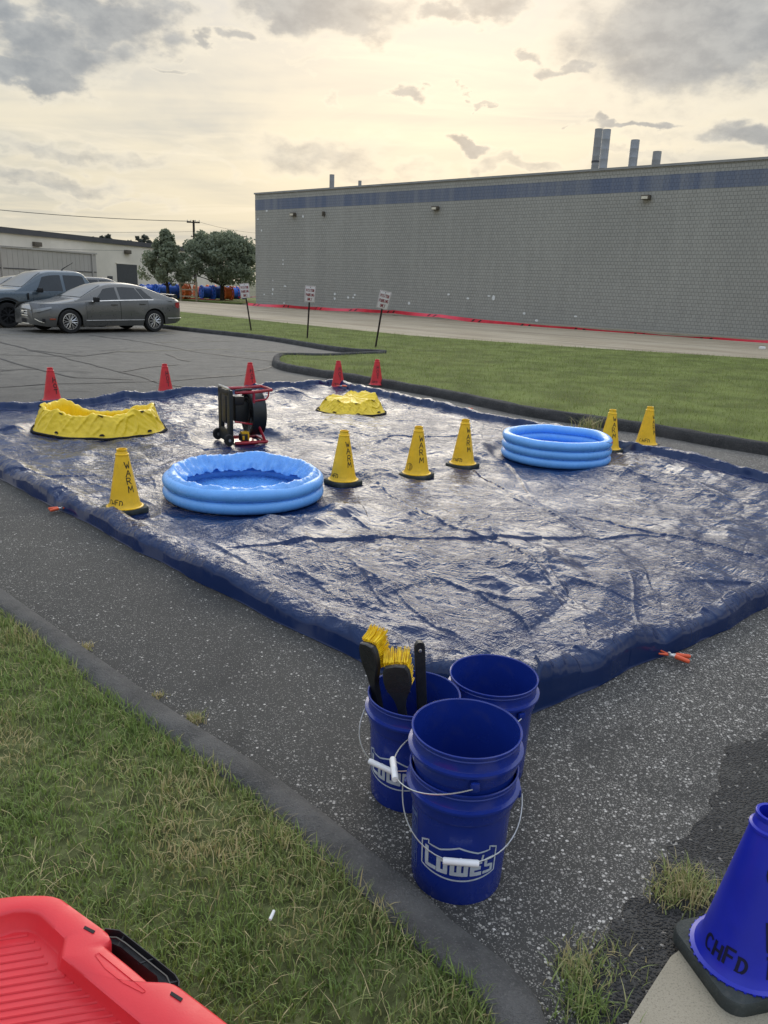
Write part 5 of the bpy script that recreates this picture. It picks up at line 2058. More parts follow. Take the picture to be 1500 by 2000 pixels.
for k, nrow in ((2, 6), (1, 6)):
    fn = pool_fn(k)
    for q in range(nrow):
        v = .62 - q * .25
        u = 0.0
        end = .13 if k == 2 else .27
        while u < end:
            w = rr.uniform(.012, .05)
            ribbon(mb, [[(u, v), (min(end, u + w), v)]], .13, fn, .02)
            u += w + .006
fn = pool_fn(2)
ribbon(mb, [arc(.165, .1, .014, .34, 0, 360, 14)], .006, fn, .01)
ribbon(mb, [arc(.205, .1, .014, .34, 0, 360, 14)], .006, fn, .01)
ribbon(mb, [[(.192, -.18), (.218, .38)]], .006, fn, .01)
ribbon(mbr, [[(.25, .28), (.34, .28)], [(.25, .10), (.34, .10)]], .16, fn, .02)
mb.build('warning_print', M['print_dark'], pb, False)
mbr.build('red_print', M['print_red'], pb, False)
for k in range(3):
    fn = pool_fn(k)
    p = Vector(fn(-.045, .05))
    nr = Vector((p.x, p.y, 0)).normalized()
    MB().lathe([(.010, 0), (.010, .004), (.005, .006), (0, .006)], 10, Matrix.Translation(p) @ nr.to_track_quat('Z', 'Y').to_matrix().to_4x4()).build('valve', M['print_dark'], pb)


# ================================================================== YELLOW POP-UP POOLS
def popup(pos, Rb, Rt, H, rot, label, seed, hfun, closed=None, ex=1.0):
    t = thing('popup_pool', label, 'pop-up pool', (*pos, Z_T), rot, 'yellow fabric pools on the tarp')
    n, m = 300, 30
    tabs = []

    def pt(a, f, inner=False):
        """f 0 at the hem, 1 at the rim"""
        ca, sa = math.cos(a), math.sin(a)
        hh = H * hfun(a)
        q = abs(math.sin(a * 4 + seed))
        sq = 1 + .05 * math.cos(2 * a + .7) + .03 * float(perlin(ca * 2, sa * 2, seed))
        # sides lean in, sag between the poles
        prof = Rb + (Rt - Rb) * (f ** .75)
        cr = .030 * f * (1 - .3 * f) * float(perlin(ca * 6 + f * .4, sa * 6 + f * .5, seed + 1)) + .005 * float(perlin(ca * 13 + f * 3, sa * 13 + f * 5, seed + 2)) * min(1, f * 4)
        cr += .016 * max(0, 1 - abs(float(perlin(ca * 3.6 - f * .9, sa * 3.6 + f * .6, seed + 3))) * 7) * min(1, f * 3)
        r_ = (prof + cr) * sq
        z = hh * (f ** .92) + .014 * f * float(perlin(ca * 10, sa * 10 + f * 5, seed + 4)) - .035 * hh / H * (f ** 4) * q
        return (r_ * ca * ex, r_ * sa, max(.006, z + .008))
    rows = []
    for i in range(n):
        a = 2 * PI * i / n
        row = [pt(a, j / m) for j in range(m + 1)]
        # turn over the rim and down the inside
        x, y, z = row[-1]
        for (k, dz) in ((.965, .004), (.94, -.010), (.93, -.3 * z), (.95, -.7 * z)):
            row.append((x * k, y * k, max(.008, z + dz)))
        rows.append(row)
    MB().grid(rows, cu=True).build('wall', M['popyellow'], t, angle=180)
    if closed:
        # collapsed top: the fabric caves in over the rim
        rows = []
        for i in range(n):
            a = 2 * PI * i / n
            x, y, z = pt(a, 1.0)
            rows.append([(x * k, y * k, z * k + (H * .74 + .05 * x) * (1 - k) + .035 * float(perlin(x * k * 7, y * k * 7, seed + 6)) * min(1, (1 - k) * 4)) for k in (.99, .9, .75, .6, .45, .3, .15, .001)])
        MB().grid(rows, cu=True).build('slumped_top', M['popyellow'], t, angle=180)
    else:
        MB().lathe([(Rt * .99, .015), (Rt * .5, .02), (0, .016)], 48).build('floor', M['popyellow'], t)
    hem = [Vector(pt(2 * PI * i / 120, 0)) + Vector((0, 0, .002)) for i in range(120)]
    hem = [Vector((v.x * 1.012, v.y * 1.012, .010 + .012 * max(0, float(perlin(v.x * 5, v.y * 5, seed))))) for v in hem]
    MB().tube(hem, .013, 6, loop=True).build('hem', M['webbing'], t)
    for k in range(8):
        a = 2 * PI * (k + .35) / 8
        for f, w in ((.10, .022), (.965, .026)):
            mbt = MB()
            c = [pt(a + da / Rt, f + df) for da, df in [(w * math.cos(b) * 1.0, (.09 if f < .5 else -.10) * math.sin(b) * (.2 / H)) for b in np.linspace(0, PI, 9)]]
            cc = Vector((math.cos(a) * ex, math.sin(a), .25)).normalized() * .006
            mbt.add([tuple(Vector(q) + cc) for q in c] + [tuple(Vector(q) + cc * 2.2) for q in c], [tuple(range(9)), tuple(range(17, 8, -1))] + [(i, i + 1, i + 10, i + 9) for i in range(8)])
            mbt.build('tab', M['webbing'], t, False)
    return t


def h_big(a):
    # high at both ends, sagging along the far side
    far = max(0, math.sin(a))
    return 1.0 + .10 * max(0, -math.sin(a)) * 0 + .16 * abs(math.cos(a)) - .58 * far ** 4 + .09 * math.sin(a * 5 + 1) * far


popup((-3.17, 8.38), .655, .545, .240, .10, 'big yellow fabric pool with open sagging back wall, left on the tarp', 12, h_big, None, 1.03)


def h_small(a):
    return .82 + .16 * math.cos(a - .8) + .07 * math.sin(a * 2 + .4) + .05 * math.sin(a * 5)


popup((-.50, 10.30), .44, .31, .25, 0.0, 'small yellow fabric pool slumped shut near the far tarp edge', 31, h_small, True, 1.0)


# ================================================================== FAN
fan = thing('ventilation_fan', 'black wheeled ventilation fan in a red tube frame standing on the tarp', 'fan', (-1.56, 7.98, Z_T), math.radians(30))
FZ = .335
fan.scale = (.74, .80, .90)
for s_ in (-1, 1):
    MB().tube([(-.13, s_ * .21, .02), (.10, s_ * .21, .018), (.34, s_ * .21, .02)], .021, 8).build('base_tube', M['fan_red'], fan)
    MB().tube([(.31, s_ * .21, .03), (.24, s_ * .21, .17), (.165, s_ * .21, .30), (.15, s_ * .21, .34), (.15, s_ * .21, .60)], .019, 8).build('frame_tube', M['fan_red'], fan)
    MB().tube([(-.12, s_ * .21, .60), (.15, s_ * .21, .60)], .019, 8).build('top_tube', M['fan_red'], fan)
    MB().tube([(-.13, s_ * .21, .27), (.20, s_ * .21, .22)], .011, 6).build('brace', M['fan_red'], fan)
MB().tube([(.16, .21, .60), (.42, .19, .615), (.43, 0, .615), (.42, -.19, .615), (.16, -.21, .60)], .019, 8).build('carry_handle', M['fan_red'], fan)
MB().tube([(.16, -.21, .50), (.33, -.20, .51), (.37, -.19, .545), (.375, -.19, .60)], .012, 6).build('handle_stay', M['fan_red'], fan)
MB().tube([(.34, .21, .02), (.34, -.21, .02)], .018, 8).build('front_foot', M['fan_red'], fan)
MB().box((.06, 0, .012), (.36, .38, .008)).build('base_plate', M['fan_red'], fan, False)
mxr = Matrix.Translation((.12, 0, FZ)) @ Matrix.Rotation(PI / 2, 4, 'Y')
MB().lathe([(.235, 0), (.262, .005), (.268, .03), (.262, .10), (.262, .16), (.270, .185), (.262, .20), (.245, .19), (.240, .02)], 48, mxr, True).build('shroud', M['fan_black'], fan)
gl = MB()
for q in (.06, .10, .14, .18, .22):
    for dz in (.01, .185):
        gl.tube([(q * math.cos(a), q * math.sin(a), dz) for a in np.linspace(0, 2 * PI, 33)[:-1]], .0025, 4, mxr, loop=True)
for k in range(12):
    a = k * PI / 6
    for dz in (.01, .185):
        gl.tube([(.05 * math.cos(a), .05 * math.sin(a), dz), (.24 * math.cos(a), .24 * math.sin(a), dz)], .0025, 4, mxr)
gl.build('guard', M['fan_black'], fan)
bl = MB()
for k in range(7):
    a0 = k * 2 * PI / 7
    rows = []
    for q in np.linspace(.05, .225, 6):
        tw = .9 - q * 2.2
        rows.append([(q * math.cos(a0 + c), q * math.sin(a0 + c), .10 + c * tw * .16) for c in (-.28, -.1, .1, .28)])
    bl.grid(rows, mxr)
    bl.grid([[(x, y, z + .004) for x, y, z in r_] for r_ in rows], mxr)
bl.lathe([(0, .05), (.05, .06), (.055, .14), (0, .15)], 20, mxr)
bl.build('blade', M['trim_black'], fan)
# motor block and rear cart panel
MB().bbox((.02, 0, FZ + .02), (.20, .20, .22), .03).build('motor', M['fan_black'], fan)
MB().bbox((-.02, -.06, FZ + .16), (.14, .12, .10), .02).build('control_box', M['black_plastic'], fan)
pn = MB()
for s_ in (-1, 1):
    pn.bbox((-.185, s_ * .175, .33), (.06, .115, .60), .02)
pn.bbox((-.185, 0, .585), (.06, .44, .075), .02)
pn.bbox((-.185, 0, .10), (.06, .34, .15), .02)
po = pn.build('rear_panel', M['fan_black'], fan)
MB().bbox((-.20, -.02, .40), (.05, .17, .32), .02).build('cover', M['black_plastic'], po)
MB().tube([(-.20, -.21, .64), (-.21, 0, .645), (-.20, .21, .64)], .016, 8).build('grab_bar', M['steel'], po)
MB().tube([(-.12, -.22, .625), (.02, -.22, .635), (.12, -.20, .63)], .013, 8).build('hose_grip', M['black_plastic'], po)
for s_ in (-1, 1):
    w = MB().lathe([(.012, -.03), (.060, -.03), (.068, -.02), (.068, .02), (.060, .03), (.012, .03)], 24, Matrix.Translation((-.225, s_ * .235, .068)) @ Matrix.Rotation(PI / 2, 4, 'X')).build('wheel', M['tyre'], fan)
    MB().lathe([(.018, -.034), (.018, .034), (0, .034)], 12, Matrix.Translation((-.225, s_ * .235, .068)) @ Matrix.Rotation(PI / 2, 4, 'X')).build('hub', M['steel'], w)
bt = MB().bbox((.03, -.13, .075), (.13, .11, .09), .02).build('battery', M['black_plastic'], fan)
bs = MB()
bs.bbox((.035, -.135, .128), (.11, .09, .03), .012)
bs.bbox((.075, -.17, .085), (.022, .045, .075), .008)
bs.bbox((.00, -.188, .075), (.03, .012, .05), .005)
bs.build('battery_shell', M['battery_yellow'], bt)


# ================================================================== BUCKETS
BH = .368
b_prof_out = [(.124, .004), (.129, .0), (.131, .010), (.1345, .10), (.138, .20), (.1405, .268), (.146, .270), (.1475, .275), (.1475, .305), (.1600, .311), (.1600, .318), (.1490, .321), (.1475, .325),
              (.1480, .348), (.1500, .350), (.1500, .353), (.1485, .355), (.1490, .362), (.1530, .364), (.1530, .368), (.1500, .3695), (.1470, .367)]
b_prof_in = [(.1450, .33), (.1430, .315), (.1420, .30), (.1360, .20), (.1300, .02), (.0, .012)]


def bucket_r(z):
    return float(np.interp(z, [.01, .268], [.1315, .1405]))


_bk = MB().lathe([(0, .004)] + b_prof_out + b_prof_in, 72).build('shell', M['bucket'], None, angle=30)
_bk_data = _bk.data
bpy.data.objects.remove(_bk)


def bucket(pos, z, label, az_logo, az_ear, bail_tilt, seed=0, logo=True, grip=True, tilt=0):
    t = thing('bucket', label, 'bucket', (pos[0], pos[1], z), 0, 'blue plastic buckets by the kerb')
    o = bpy.data.objects.new('shell', _bk_data)
    COL.objects.link(o)
    o.parent = t
    az0 = -PI / 2 - math.atan2(pos[0], pos[1])
    if logo:
        mb = MB()

        def fn(u, v):
            r_ = bucket_r(v) + .0009
            a = az0 + math.radians(az_logo) + u / .136
            return (r_ * math.cos(a), r_ * math.sin(a), v)
        zc = .131
        # outline badge: gabled top, bowed foot
        W2 = .112
        top = [(-W2, zc + .048), (-.088, zc + .060), (-.088, zc + .048), (-.052, zc + .046), (0, zc + .064), (.052, zc + .046), (.088, zc + .048), (.088, zc + .060), (W2, zc + .048)]
        foot = [(W2 * (1 - 2 * i / 14), zc - .030 - .016 * (1 - (1 - 2 * i / 14) ** 2)) for i in range(15)]
        ol = top[:2] + top[2:]
        ribbon(mb, [ol + foot + [ol[0]]], 0.0052, fn, .008)
        # heavy block letters
        k = .015
        L = []
        x = -.101
        L += [[(x + k / 2, zc + .034), (x + k / 2, zc - .022), (x + .034, zc - .022)]]
        x += .039
        lo, hi = zc - .024, zc + .014

        def box_o(x, w):
            return [[(x, lo), (x, hi)], [(x, hi), (x + w, hi)], [(x + w, hi), (x + w, lo)], [(x + w, lo), (x, lo)]]
        L += box_o(x + k / 2, .020)
        x += .039
        L += [[(x + k / 2, hi), (x + k / 2, lo)], [(x + k / 2, lo), (x + k / 2 + .038, lo)], [(x + k / 2 + .019, hi), (x + k / 2 + .019, lo)], [(x + k / 2 + .038, hi), (x + k / 2 + .038, lo)]]
        x += .056
        L += [[(x + k / 2, hi), (x + k / 2, lo)], [(x + k / 2, hi), (x + .030, hi)], [(x + k / 2, (hi + lo) / 2), (x + .027, (hi + lo) / 2)], [(x + k / 2, lo), (x + .030, lo)]]
        x += .033
        Aq = [[(x + .003, zc + .034), (x + .001, zc + .020)]]
        x += .010
        Sq = [[(x + .024, hi + .005), (x + .004, hi + .005), (x + .004, zc - .002), (x + .024, zc - .006), (x + .024, lo), (x, lo)]]
        ribbon(mb, L, .0125, fn, .006)
        ribbon(mb, Aq, .006, fn, .006)
        ribbon(mb, Sq, .0095, fn, .006)
        mb.build('logo_print', M['bucket_print'], o, False)
        # faint care panel round the side
        fb = MB()
        rr = random.Random(seed)

        def fs(u, v):
            r_ = bucket_r(v) + .0008
            a = az0 + math.radians(az_logo - 68) + u / .136
            return (r_ * math.cos(a), r_ * math.sin(a), v)
        ribbon(fb, [[(-.022, .06), (.022, .06), (.022, .25), (-.022, .25), (-.022, .06)]], .0018, fs, .01)
        for q in range(18):
            v = .072 + q * .0065
            u = -.017
            while u < .012:
                w = rr.uniform(.004, .012)
                ribbon(fb, [[(u, v), (u + w, v)]], .0028, fs, .01)
                u += w + .003
        ribbon(fb, [arc(0, .205, .012, .013, 0, 360, 14), [(-.006, .197), (.007, .213)]], .003, fs, .006)
        ribbon(fb, [[(-.014, .232), (.014, .232)]], .014, fs, .01)
        fb.build('care_print', M['bucket_print_faint'], o, False)
    # bail: wire loop hinged at two ears, swung down
    ea = az0 + math.radians(az_ear)
    ex_, ey_ = math.cos(ea), math.sin(ea)
    hx, hy = -ey_, ex_                       # sideways, the side the loop hangs on
    zE = .288
    for s_ in (-1, 1):
        p = Vector((ex_ * .158 * s_, ey_ * .158 * s_, zE))
        MB().bbox(p, (.016, .026, .028), .008, None, Matrix.Rotation(ea, 3, 'Z')).build('bail_ear', M['bucket'], o)
    pts = []
    Rw, Rl = .168, .198
    bt = math.radians(bail_tilt)
    dirv = Vector((hx * math.sin(bt), hy * math.sin(bt), -math.cos(bt)))
    n = 30
    for i in range(n + 1):
        a = PI * i / n
        w = math.cos(a)
        dpt = math.sin(a) ** .85
        if abs(w) < .30:
            dpt = max(dpt, .985)
        pts.append(Vector((ex_ * Rw * w, ey_ * Rw * w, zE)) + dirv * (Rl * dpt) + Vector((hx, hy, 0)) * .008)
    b = MB().tube(pts, .0019, 6).build('bail', M['wire'], t)
    if grip:
        g0 = [p for i, p in enumerate(pts) if abs(math.cos(PI * i / n)) < .30]
        c = sum(g0, Vector()) / len(g0)
        ax = Vector((ex_, ey_, 0))
        MB().tube([c - ax * .048, c - ax * .044, c - ax * .004, c, c + ax * .004, c + ax * .044, c + ax * .048], [.0085, .0098, .0094, .0104, .0094, .0098, .0085], 14).build('grip', M['white_plastic'], b)
    return t


PB = G(912, 1419, .483)[:2]
PLb = G(809, 1352, .368)[:2]
PRb = G(965, 1317, .368)[:2]
bucket(PB, 0.0, 'lower of two stacked blue buckets, its handle hanging over the LOWE\'S print', 2, -86, 56, 1)
bucket(PB, .115, 'upper of two stacked blue buckets, open and empty, nearest the camera', 25, -168, 74, 2, logo=False)
bucket(PLb, 0.0, 'blue bucket holding three scrub brushes, left of the stacked pair', -24, -122, 56, 3)
bucket(PRb, 0.0, 'blue bucket standing alone against the tarp corner, behind the stacked pair', 150, -140, 60, 4, logo=False)
# rags / packaging at the bottom of the brush bucket
mb = MB()
rows = []
for i in range(14):
    rows.append([(.075 * (i / 6.5 - 1), .05 * (j / 4.5 - 1), .018 + .03 * float(perlin(i * .5, j * .5, 5)) + .02) for j in range(10)])
mb.grid(rows)
rg = mb.build('paper_wrapper', M['paper'], None, angle=180, loc=(PLb[0] - .02, PLb[1] - .04, .0))
tag(rg, 'white crumpled wrapper lying at the bottom of the brush bucket', 'wrapper')


# ------------------------------------------------------------------ brushes
def brush(origin, axis, face, L, label, head_up=True, hw=.045, seed=1):
    """axis: unit vector up along the handle; face: direction the bristles point"""
    ax = Vector(axis).normalized()
    fc = Vector(face)
    fc = (fc - ax * fc.dot(ax)).normalized()
    sd = ax.cross(fc)
    mx = Matrix(((sd.x, fc.x, ax.x, origin[0]), (sd.y, fc.y, ax.y, origin[1]), (sd.z, fc.z, ax.z, origin[2]), (0, 0, 0, 1)))
    t = thing('scrub_brush', label, 'brush', (0, 0, 0), 0, 'long handled scrub brushes in the bucket')
    t.matrix_world = mx
    th = .011
    if head_up:
        hl = .125
        pr = [(-.017, 0), (-.018, .03), (-.0135, L - hl - .03), (-.020, L - hl), (-hw * .92, L - hl + .045), (-hw, L - hl + .07), (-hw * .95, L - .022), (-hw * .72, L - .004), (0, L)]
        poly = pr + [(-x, z) for x, z in pr[-2::-1]]
        rows = []
        for (k, y) in ((.90, -th), (1.0, -th * .6), (1.0, th * .6), (.90, th)):
            rows.append([(x * k if abs(x) > 1e-6 else 0, y, z if z < L * .95 else L - (L - z) - (1 - k) * .02) for x, z in poly])
        m = MB().grid(rows, cv=True)
        m.add(rows[0], [tuple(range(len(poly)))])
        m.add(rows[-1], [tuple(range(len(poly)))])
        h = m.build('handle', M['brush_black'], t, angle=40)
        # moulded herringbone grip ribs on the back
        rb = MB()
        for i in range(9):
            for j in range(8):
                x = -.036 + i * .009
                z = L - hl + .035 + j * .0115
                if abs(x) < hw * .80 and z < L - .012:
                    rb.box((x, -th - .0004, z), (.0085, .0016, .0022), None, Matrix.Rotation(.7 if (i + j) % 2 else -.7, 3, 'Y'))
        rb.build('grip_rib', M['brush_black'], h, False)['kind'] = 'stuff'
        r = random.Random(seed)
        bm_ = MB()
        for i in range(11):
            for j in range(14):
                x = -hw * .80 + i * hw * .16
                z = L - hl + .040 + j * .0068
                for q in range(3):
                    x1, z1 = x + r.uniform(-.003, .003), z + r.uniform(-.003, .003)
                    ln = r.uniform(.040, .049)
                    up = .002 + .026 * max(0, (z - (L - .06)) / .06) + r.uniform(-.004, .006)
                    e = (x1 * 1.10 + r.uniform(-.004, .004), th + ln, z1 + up)
                    md = ((x1 * 1.06 + e[0]) / 2.08, th + ln * .5, z1 + up * .35)
                    bm_.tube([(x1, th * .8, z1), md, e], [.0016, .0016, .0011], 4)
        bm_.build('bristles', M['bristle'], t, fix=False)['kind'] = 'stuff'
    else:
        pr = [(-.0165, 0), (-.0175, L - .10), (-.018, L - .03), (-.0165, L - .012), (-.010, L - .003), (0, L)]
        poly = pr + [(-x, z) for x, z in pr[-2::-1]]
        rows = []
        for (k, y) in ((.86, -th), (1.0, -th * .5), (1.0, th * .5), (.86, th)):
            rows.append([(x * k, y, z) for x, z in poly])
        m = MB().grid(rows, cv=True)
        m.add(rows[0], [tuple(range(len(poly)))])
        m.add(rows[-1], [tuple(range(len(poly)))])
        h = m.build('handle', M['brush_black'], t, angle=40)
        for y in (-th - .0006, th + .0006):
            MB().lathe([(.0062, 0), (.0050, .0008), (.0, .0008)], 14, Matrix.Translation((0, y, L - .030)) @ Matrix.Rotation(PI / 2 * (1 if y < 0 else -1), 4, 'X')).build('hang_hole', M['alloy'], h)
        hd = MB().bbox((0, 0, -.05), (.085, .022, .12), .01).build('head', M['brush_black'], t)
    return t


def ax_between(p, q):
    v = np.array(q) - np.array(p)
    return v / np.linalg.norm(v), float(np.linalg.norm(v))


cx, cy = PLb


def brush_at(bot_px, zbot, top_px, Ytop, face, label, up, seed, hw=.045):
    q = AT(top_px[0], top_px[1], cy + Ytop)
    p = np.array([cx + bot_px[0], cy + bot_px[1], zbot])
    v, L = ax_between(p, q)
    return brush(p, v, face, L, label, up, hw, seed)


brush_at((-.075, .03), .07, (718, 1256), .02, (.80, .75, .1), 'scrub brush at the left of the bucket, seen edge on, yellow bristles to the right', True, 1, .042)
brush_at((.01, -.03), .05, (772, 1299), -.035, (.10, .9, .32), 'scrub brush in the middle of the bucket, black ribbed back towards the camera', True, 2, .046)
brush_at((.045, .045), .13, (819, 1252), .045, (.1, -.95, .2), 'upside down brush of which only the black handle with a hole shows', False, 3)


# ================================================================== RED TOTE
ZR = .35
tote_c = G(120, 1950, ZR)
tote = thing('storage_tote', 'red plastic tote with a ribbed recessed lid and a black side latch, on the grass', 'tote', (tote_c[0], tote_c[1], Z_LAWN - .02), 0)


def TL(px, py, z=ZR):
    p = G(px, py, z)
    return Vector((p[0] - tote_c[0], p[1] - tote_c[1], z - (Z_LAWN - .02)))


out_px = [(-140, 1800), (-60, 1766), (0, 1751), (40, 1746.5), (88, 1746), (106, 1748.5), (121, 1754), (160, 1782), (200, 1811), (213, 1822), (217, 1832), (212, 1840), (204, 1846)]
notch = [(250, 1883), (290, 1917), (313, 1936)]
out2 = [(324, 1924), (334, 1919.5), (342, 1921), (353, 1927), (400, 1962), (448, 1999), (560, 2086), (640, 2160)]
in_px = [(-110, 1838), (-50, 1800), (0, 1785), (26, 1778), (54, 1777.5), (76, 1783), (100, 1806), (127, 1832), (123, 1850), (120, 1868), (150, 1893), (200, 1935), (276, 1998), (380, 2085), (470, 2160)]
fl_px = [(-90, 1886), (-40, 1842), (0, 1828), (26, 1819), (54, 1817), (70, 1822), (96, 1842), (116, 1862), (116, 1875), (116, 1892), (142, 1917), (190, 1956), (240, 1998), (350, 2090), (440, 2165)]
outer = [TL(*p) for p in out_px + notch + out2]
inner = [TL(*p) for p in in_px]
floor_ = [TL(p[0], p[1], ZR - .045) for p in fl_px]
DZ = Vector((0, 0, 1))


def resample(line, n):
    d = [0]
    for a, b in zip(line[:-1], line[1:]):
        d.append(d[-1] + (b - a).length)
    out = []
    for i in range(n):
        s = d[-1] * i / (n - 1)
        k = min(len(line) - 2, max(0, int(np.searchsorted(d, s)) - 1))
        f = (s - d[k]) / ((d[k + 1] - d[k]) or 1)
        out.append(line[k].lerp(line[k + 1], f))
    return out


# rim: bands between outer and inner outlines, with rolled edges
NR = 120
# keep the ends matched: cut both outlines into the same three stretches
def stretches(line, cuts, ns):
    out = []
    for (a, b), n in zip(cuts, ns):
        seg = resample(line[a:b + 1], n)
        out += seg if not out else seg[1:]
    return out


o_line = stretches(outer, [(0, 6), (6, 12), (12, 15), (15, 19), (19, len(outer) - 1)], [24, 22, 16, 18, 30])
i_line = stretches(inner, [(0, 6), (6, 8), (8, 10), (10, 11), (11, len(inner) - 1)], [24, 22, 16, 18, 30])
f_line = stretches(floor_, [(0, 6), (6, 8), (8, 10), (10, 11), (11, len(floor_) - 1)], [24, 22, 16, 18, 30])
rim = MB()
rows = []
for a, b, c in zip(o_line, i_line, f_line):
    e = (b - a).normalized()
    w = (b - a).length
    rows.append([a - DZ * .16 + e * .012, a - DZ * .035 + e * .0, a - DZ * .012 - e * .001, a - DZ * .003 + e * .002, a + e * min(.010, w * .3), a + e * (w * .5) + DZ * .001, b - e * min(.007, w * .2), b - DZ * .003, b + (c - b) * .15, b + (c - b) * .9, c + e * .004])
rim.grid(rows)
lid = rim.build('lid', M['tote_red'], tote, angle=50)
# floor of the recess and its ribs
cen = TL(-40, 2150, ZR - .045)
fm = MB()
fm.grid([[p, p.lerp(cen, .5), cen] for p in f_line])
fm.build('recess_floor', M['tote_red'], lid, angle=50)
e0 = (TL(112, 1900, ZR - .045) - TL(0, 1942, ZR - .045))
ribdir = e0.normalized()
step = None
for k in range(17):
    # ribs run from the far wall across the floor, one every 14 mm
    yy = 1834 + k * 15.5
    r0 = TL(-70, yy + 18 - 6, ZR - .0445)
    xr = float(np.interp(yy, [1834, 1862, 1892, 1956, 1998, 2090], [54, 78, 88, 158, 206, 322]))
    r1 = TL(xr, yy - 18 - (xr * .18) + 20, ZR - .0445)
    up = DZ * .0028
    sd = (r1 - r0).cross(DZ).normalized() * .0030
    MB().add([r0 - sd, r1 - sd, r1 + sd, r0 + sd, r0 - sd * .35 + up, r1 - sd * .35 + up, r1 + sd * .35 + up, r0 + sd * .35 + up], [(0, 1, 5, 4), (3, 7, 6, 2), (4, 5, 6, 7), (1, 2, 6, 5)]).build('rib', M['tote_red'], lid, angle=20)
# slots in the rim and the shallow finger groove
for (a, b, c, d) in [((166, 1809), (186, 1819), (182, 1824), (163, 1814)), ((335, 1937), (357, 1951), (353, 1957), (332, 1943))]:
    q = [TL(*p, ZR + .0006) + DZ * .0015 for p in (a, b, c, d)]
    m = MB()
    m.add(q + [p - DZ * .004 for p in q], [(0, 1, 2, 3), (0, 4, 5, 1), (1, 5, 6, 2), (2, 6, 7, 3), (3, 7, 4, 0)])
    m.build('slot', M['trim_black'], lid, False)
gq = [(185, 1866), (193, 1862), (285, 1937), (279, 1941), (240, 1921), (205, 1893)]
q = [TL(*p, ZR) + DZ * .0022 for p in gq]
cq = sum(q, Vector()) / len(q) - DZ * .012
m = MB()
m.grid([[p, p.lerp(cq, .25) - DZ * .0035, p.lerp(cq, .5) - DZ * .0035] for p in q], cu=True)
m.build('finger_groove', M['tote_red'], lid)
# black latch hanging in the notch
la = [(204, 1812), (234, 1816), (252, 1830), (300, 1868), (343, 1903), (351, 1916), (350, 1926)]
lz = ZR - .025
L0 = [TL(p[0], p[1], lz) for p in la]
Li = [TL(p[0], p[1], lz) for p in [(204, 1846), (220, 1843), (236, 1850), (270, 1878), (306, 1906), (312, 1925), (313, 1936)]]
m = MB()
rows = []
for a, b in zip(L0, Li):
    rows.append([a - DZ * .06, a, a.lerp(b, .06), a.lerp(b, .06) - DZ * .018, a.lerp(b, .94) - DZ * .018, b, b - DZ * .05])
m.grid(rows)
lt = m.build('latch', M['black_plastic'], tote, angle=30)
for f in (.25, .5, .78):
    k = f * (len(L0) - 1)
    i = int(k)
    a, b = L0[i].lerp(L0[i + 1], k - i), Li[i].lerp(Li[i + 1], k - i)
    MB().tube([a - DZ * .006, b - DZ * .006], .0022, 5).build('latch_rib', M['black_plastic'], lt)
MB().tube([a.lerp(b, .48) - DZ * .004 for a, b in zip(L0, Li)], .0022, 5).build('latch_rib', M['black_plastic'], lt)
# tub below the lid
m = MB()
rows = []
cc = sum(outer, Vector()) / len(outer)
for a in o_line:
    b = a - DZ * .10
    g_ = Vector((a.x * .93 + cc.x * .07, a.y * .93 + cc.y * .07, 0.002))
    b2 = Vector((a.x * .965 + cc.x * .035, a.y * .965 + cc.y * .035, a.z - .03))
    rows.append([b2, g_])
m.grid(rows)
m.build('tub', M['tote_red'], tote, angle=40)


# ================================================================== CLAMPS, LITTER
def clamp(pos, z, az, label, spread=.5, sc=1.0):
    t = thing('spring_clamp', label, 'spring clamp', (pos[0], pos[1], z), az, 'orange tipped clamps on the tarp edge')
    for s_ in (-1, 1):
        c, s = math.cos(s_ * spread / 2), math.sin(s_ * spread / 2)
        MB().tube([(.0, 0, .004), (.03 * c * sc, .03 * s * sc, .006)], .006 * sc, 8).build('arm', M['steel'], t)
        MB().tube([(.028 * c * sc, .028 * s * sc, .006), (.034 * c * sc, .034 * s * sc, .006), (.085 * c * sc, .085 * s * sc, .004), (.092 * c * sc, .092 * s * sc, .003)], [.0085 * sc, .0105 * sc, .0100 * sc, .007 * sc], 10).build('grip', M['orange'], t)
        MB().tube([(0, 0, .004), (-.045 * c * sc, -.020 * s_ * sc, .008)], [.006 * sc, .004 * sc], 8).build('jaw', M['orange'], t)
    MB().tube([(0, 0, -.004), (0, 0, .016)], .007 * sc, 10).build('pivot', M['steel'], t)


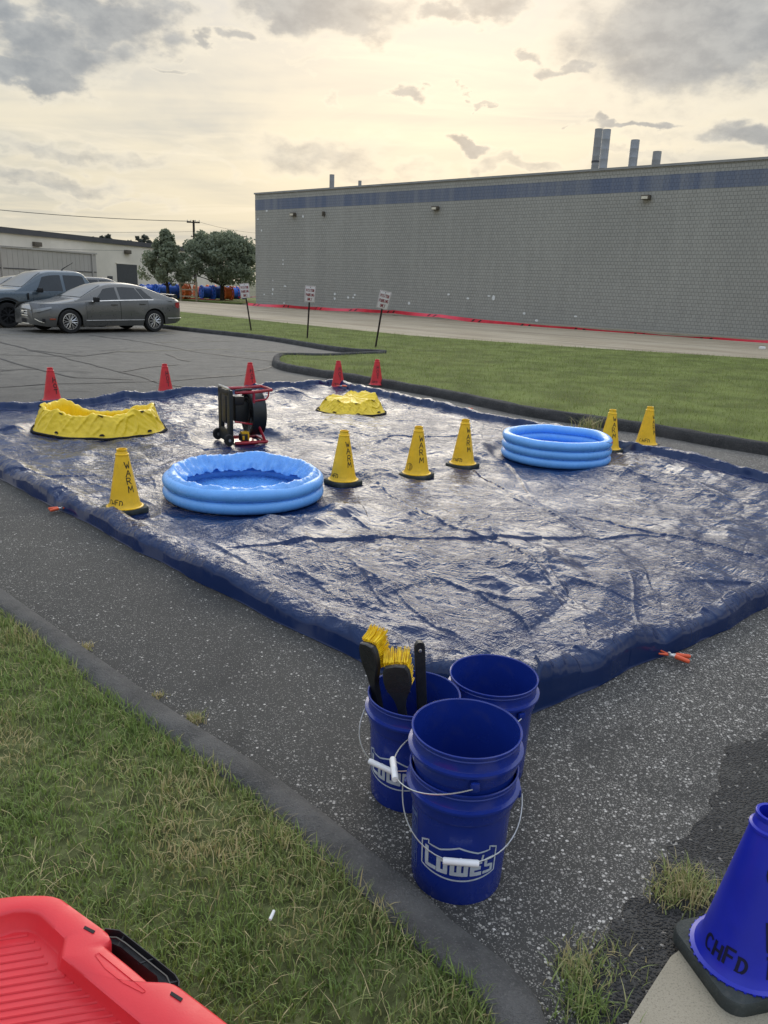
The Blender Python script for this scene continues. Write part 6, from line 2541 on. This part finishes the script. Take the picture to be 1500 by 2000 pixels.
cp = G(1306, 1284, .02)
clamp((cp[0], cp[1]), .03, -.42, 'orange handled clamp pinching the tarp edge at the right, on speckled asphalt', .62, 1.05)
cp = G(122, 996, .02)
clamp((cp[0], cp[1]), .03, math.radians(214), 'orange handled clamp on the left tarp edge below the nearest yellow cone', .6, 1.0)
cp = G(664, 758, .06)
clamp((cp[0], cp[1]), .09, .3, 'orange handled clamp on the far tarp roll beside a red cone', .6, 1.2)
cp = G(912, 803, .06)
clamp((cp[0], cp[1]), .085, .8, 'orange handled clamp on the far right tarp roll', .6, 1.0)
b = G(531, 1791, Z_LAWN + .03)
o = MB().tube([(0, -.014, 0), (.001, 0, .002), (0, .014, 0)], .0042, 8).build('litter', M['paper'], None, loc=(b[0], b[1], Z_LAWN + .035), rotz=-.2)
tag(o, 'small white cigarette end lying in the grass', 'litter')
b = G(1488, 683)
o = MB().bbox((0, 0, .05), (.2, .14, .10), .03).build('litter', M['paper'], None, loc=(b[0], b[1], .012), rotz=.3)
tag(o, 'crumpled white scrap on the tan drive at the right', 'litter')

# loose stones that have worked out of the asphalt
r = np.random.default_rng(12)
V, F = [], []
base_v = np.array([(1, 0, 0), (0, 1, 0), (-1, 0, 0), (0, -1, 0), (0, 0, .8), (.6, .6, .45)])
faces = np.array([(0, 5, 4), (5, 1, 4), (1, 2, 4), (2, 3, 4), (3, 0, 4), (0, 1, 5)])
k = 0
nf = np.array(near_foot)
for i in range(2600):
    if i < 1300:
        q = nf[r.integers(0, len(nf))]
        x, y = q + np.array([.7, .7]) * abs(r.normal(0, .12)) + r.normal(0, .03, 2)
    else:
        x, y = r.uniform(-2.2, 2.6), r.uniform(1.5, 4.2)
    if in_poly(np.array([x]), np.array([y]), near_lawn_poly)[0]:
        continue
    s = r.uniform(.0018, .0045) * (1.25 if r.random() < .12 else 1)
    a = r.uniform(0, PI)
    v = base_v * s * np.array([1, r.uniform(.6, 1), r.uniform(.5, .9)])
    c, sn = math.cos(a), math.sin(a)
    V.append(np.stack([v[:, 0] * c - v[:, 1] * sn + x, v[:, 0] * sn + v[:, 1] * c + y, v[:, 2] + .001], 1))
    F.append(faces + k * 6)
    k += 1
o = np_mesh('loose_stones', np.concatenate(V), np.concatenate(F), pmat('pale_stone_chips', (.40, .37, .32), .8, .3, var=.45, vscale=60), smooth=False)
tag(o, 'pale stone chips loose on the asphalt by the near kerb', None, None, 'stuff')
bpy.context.view_layer.update()
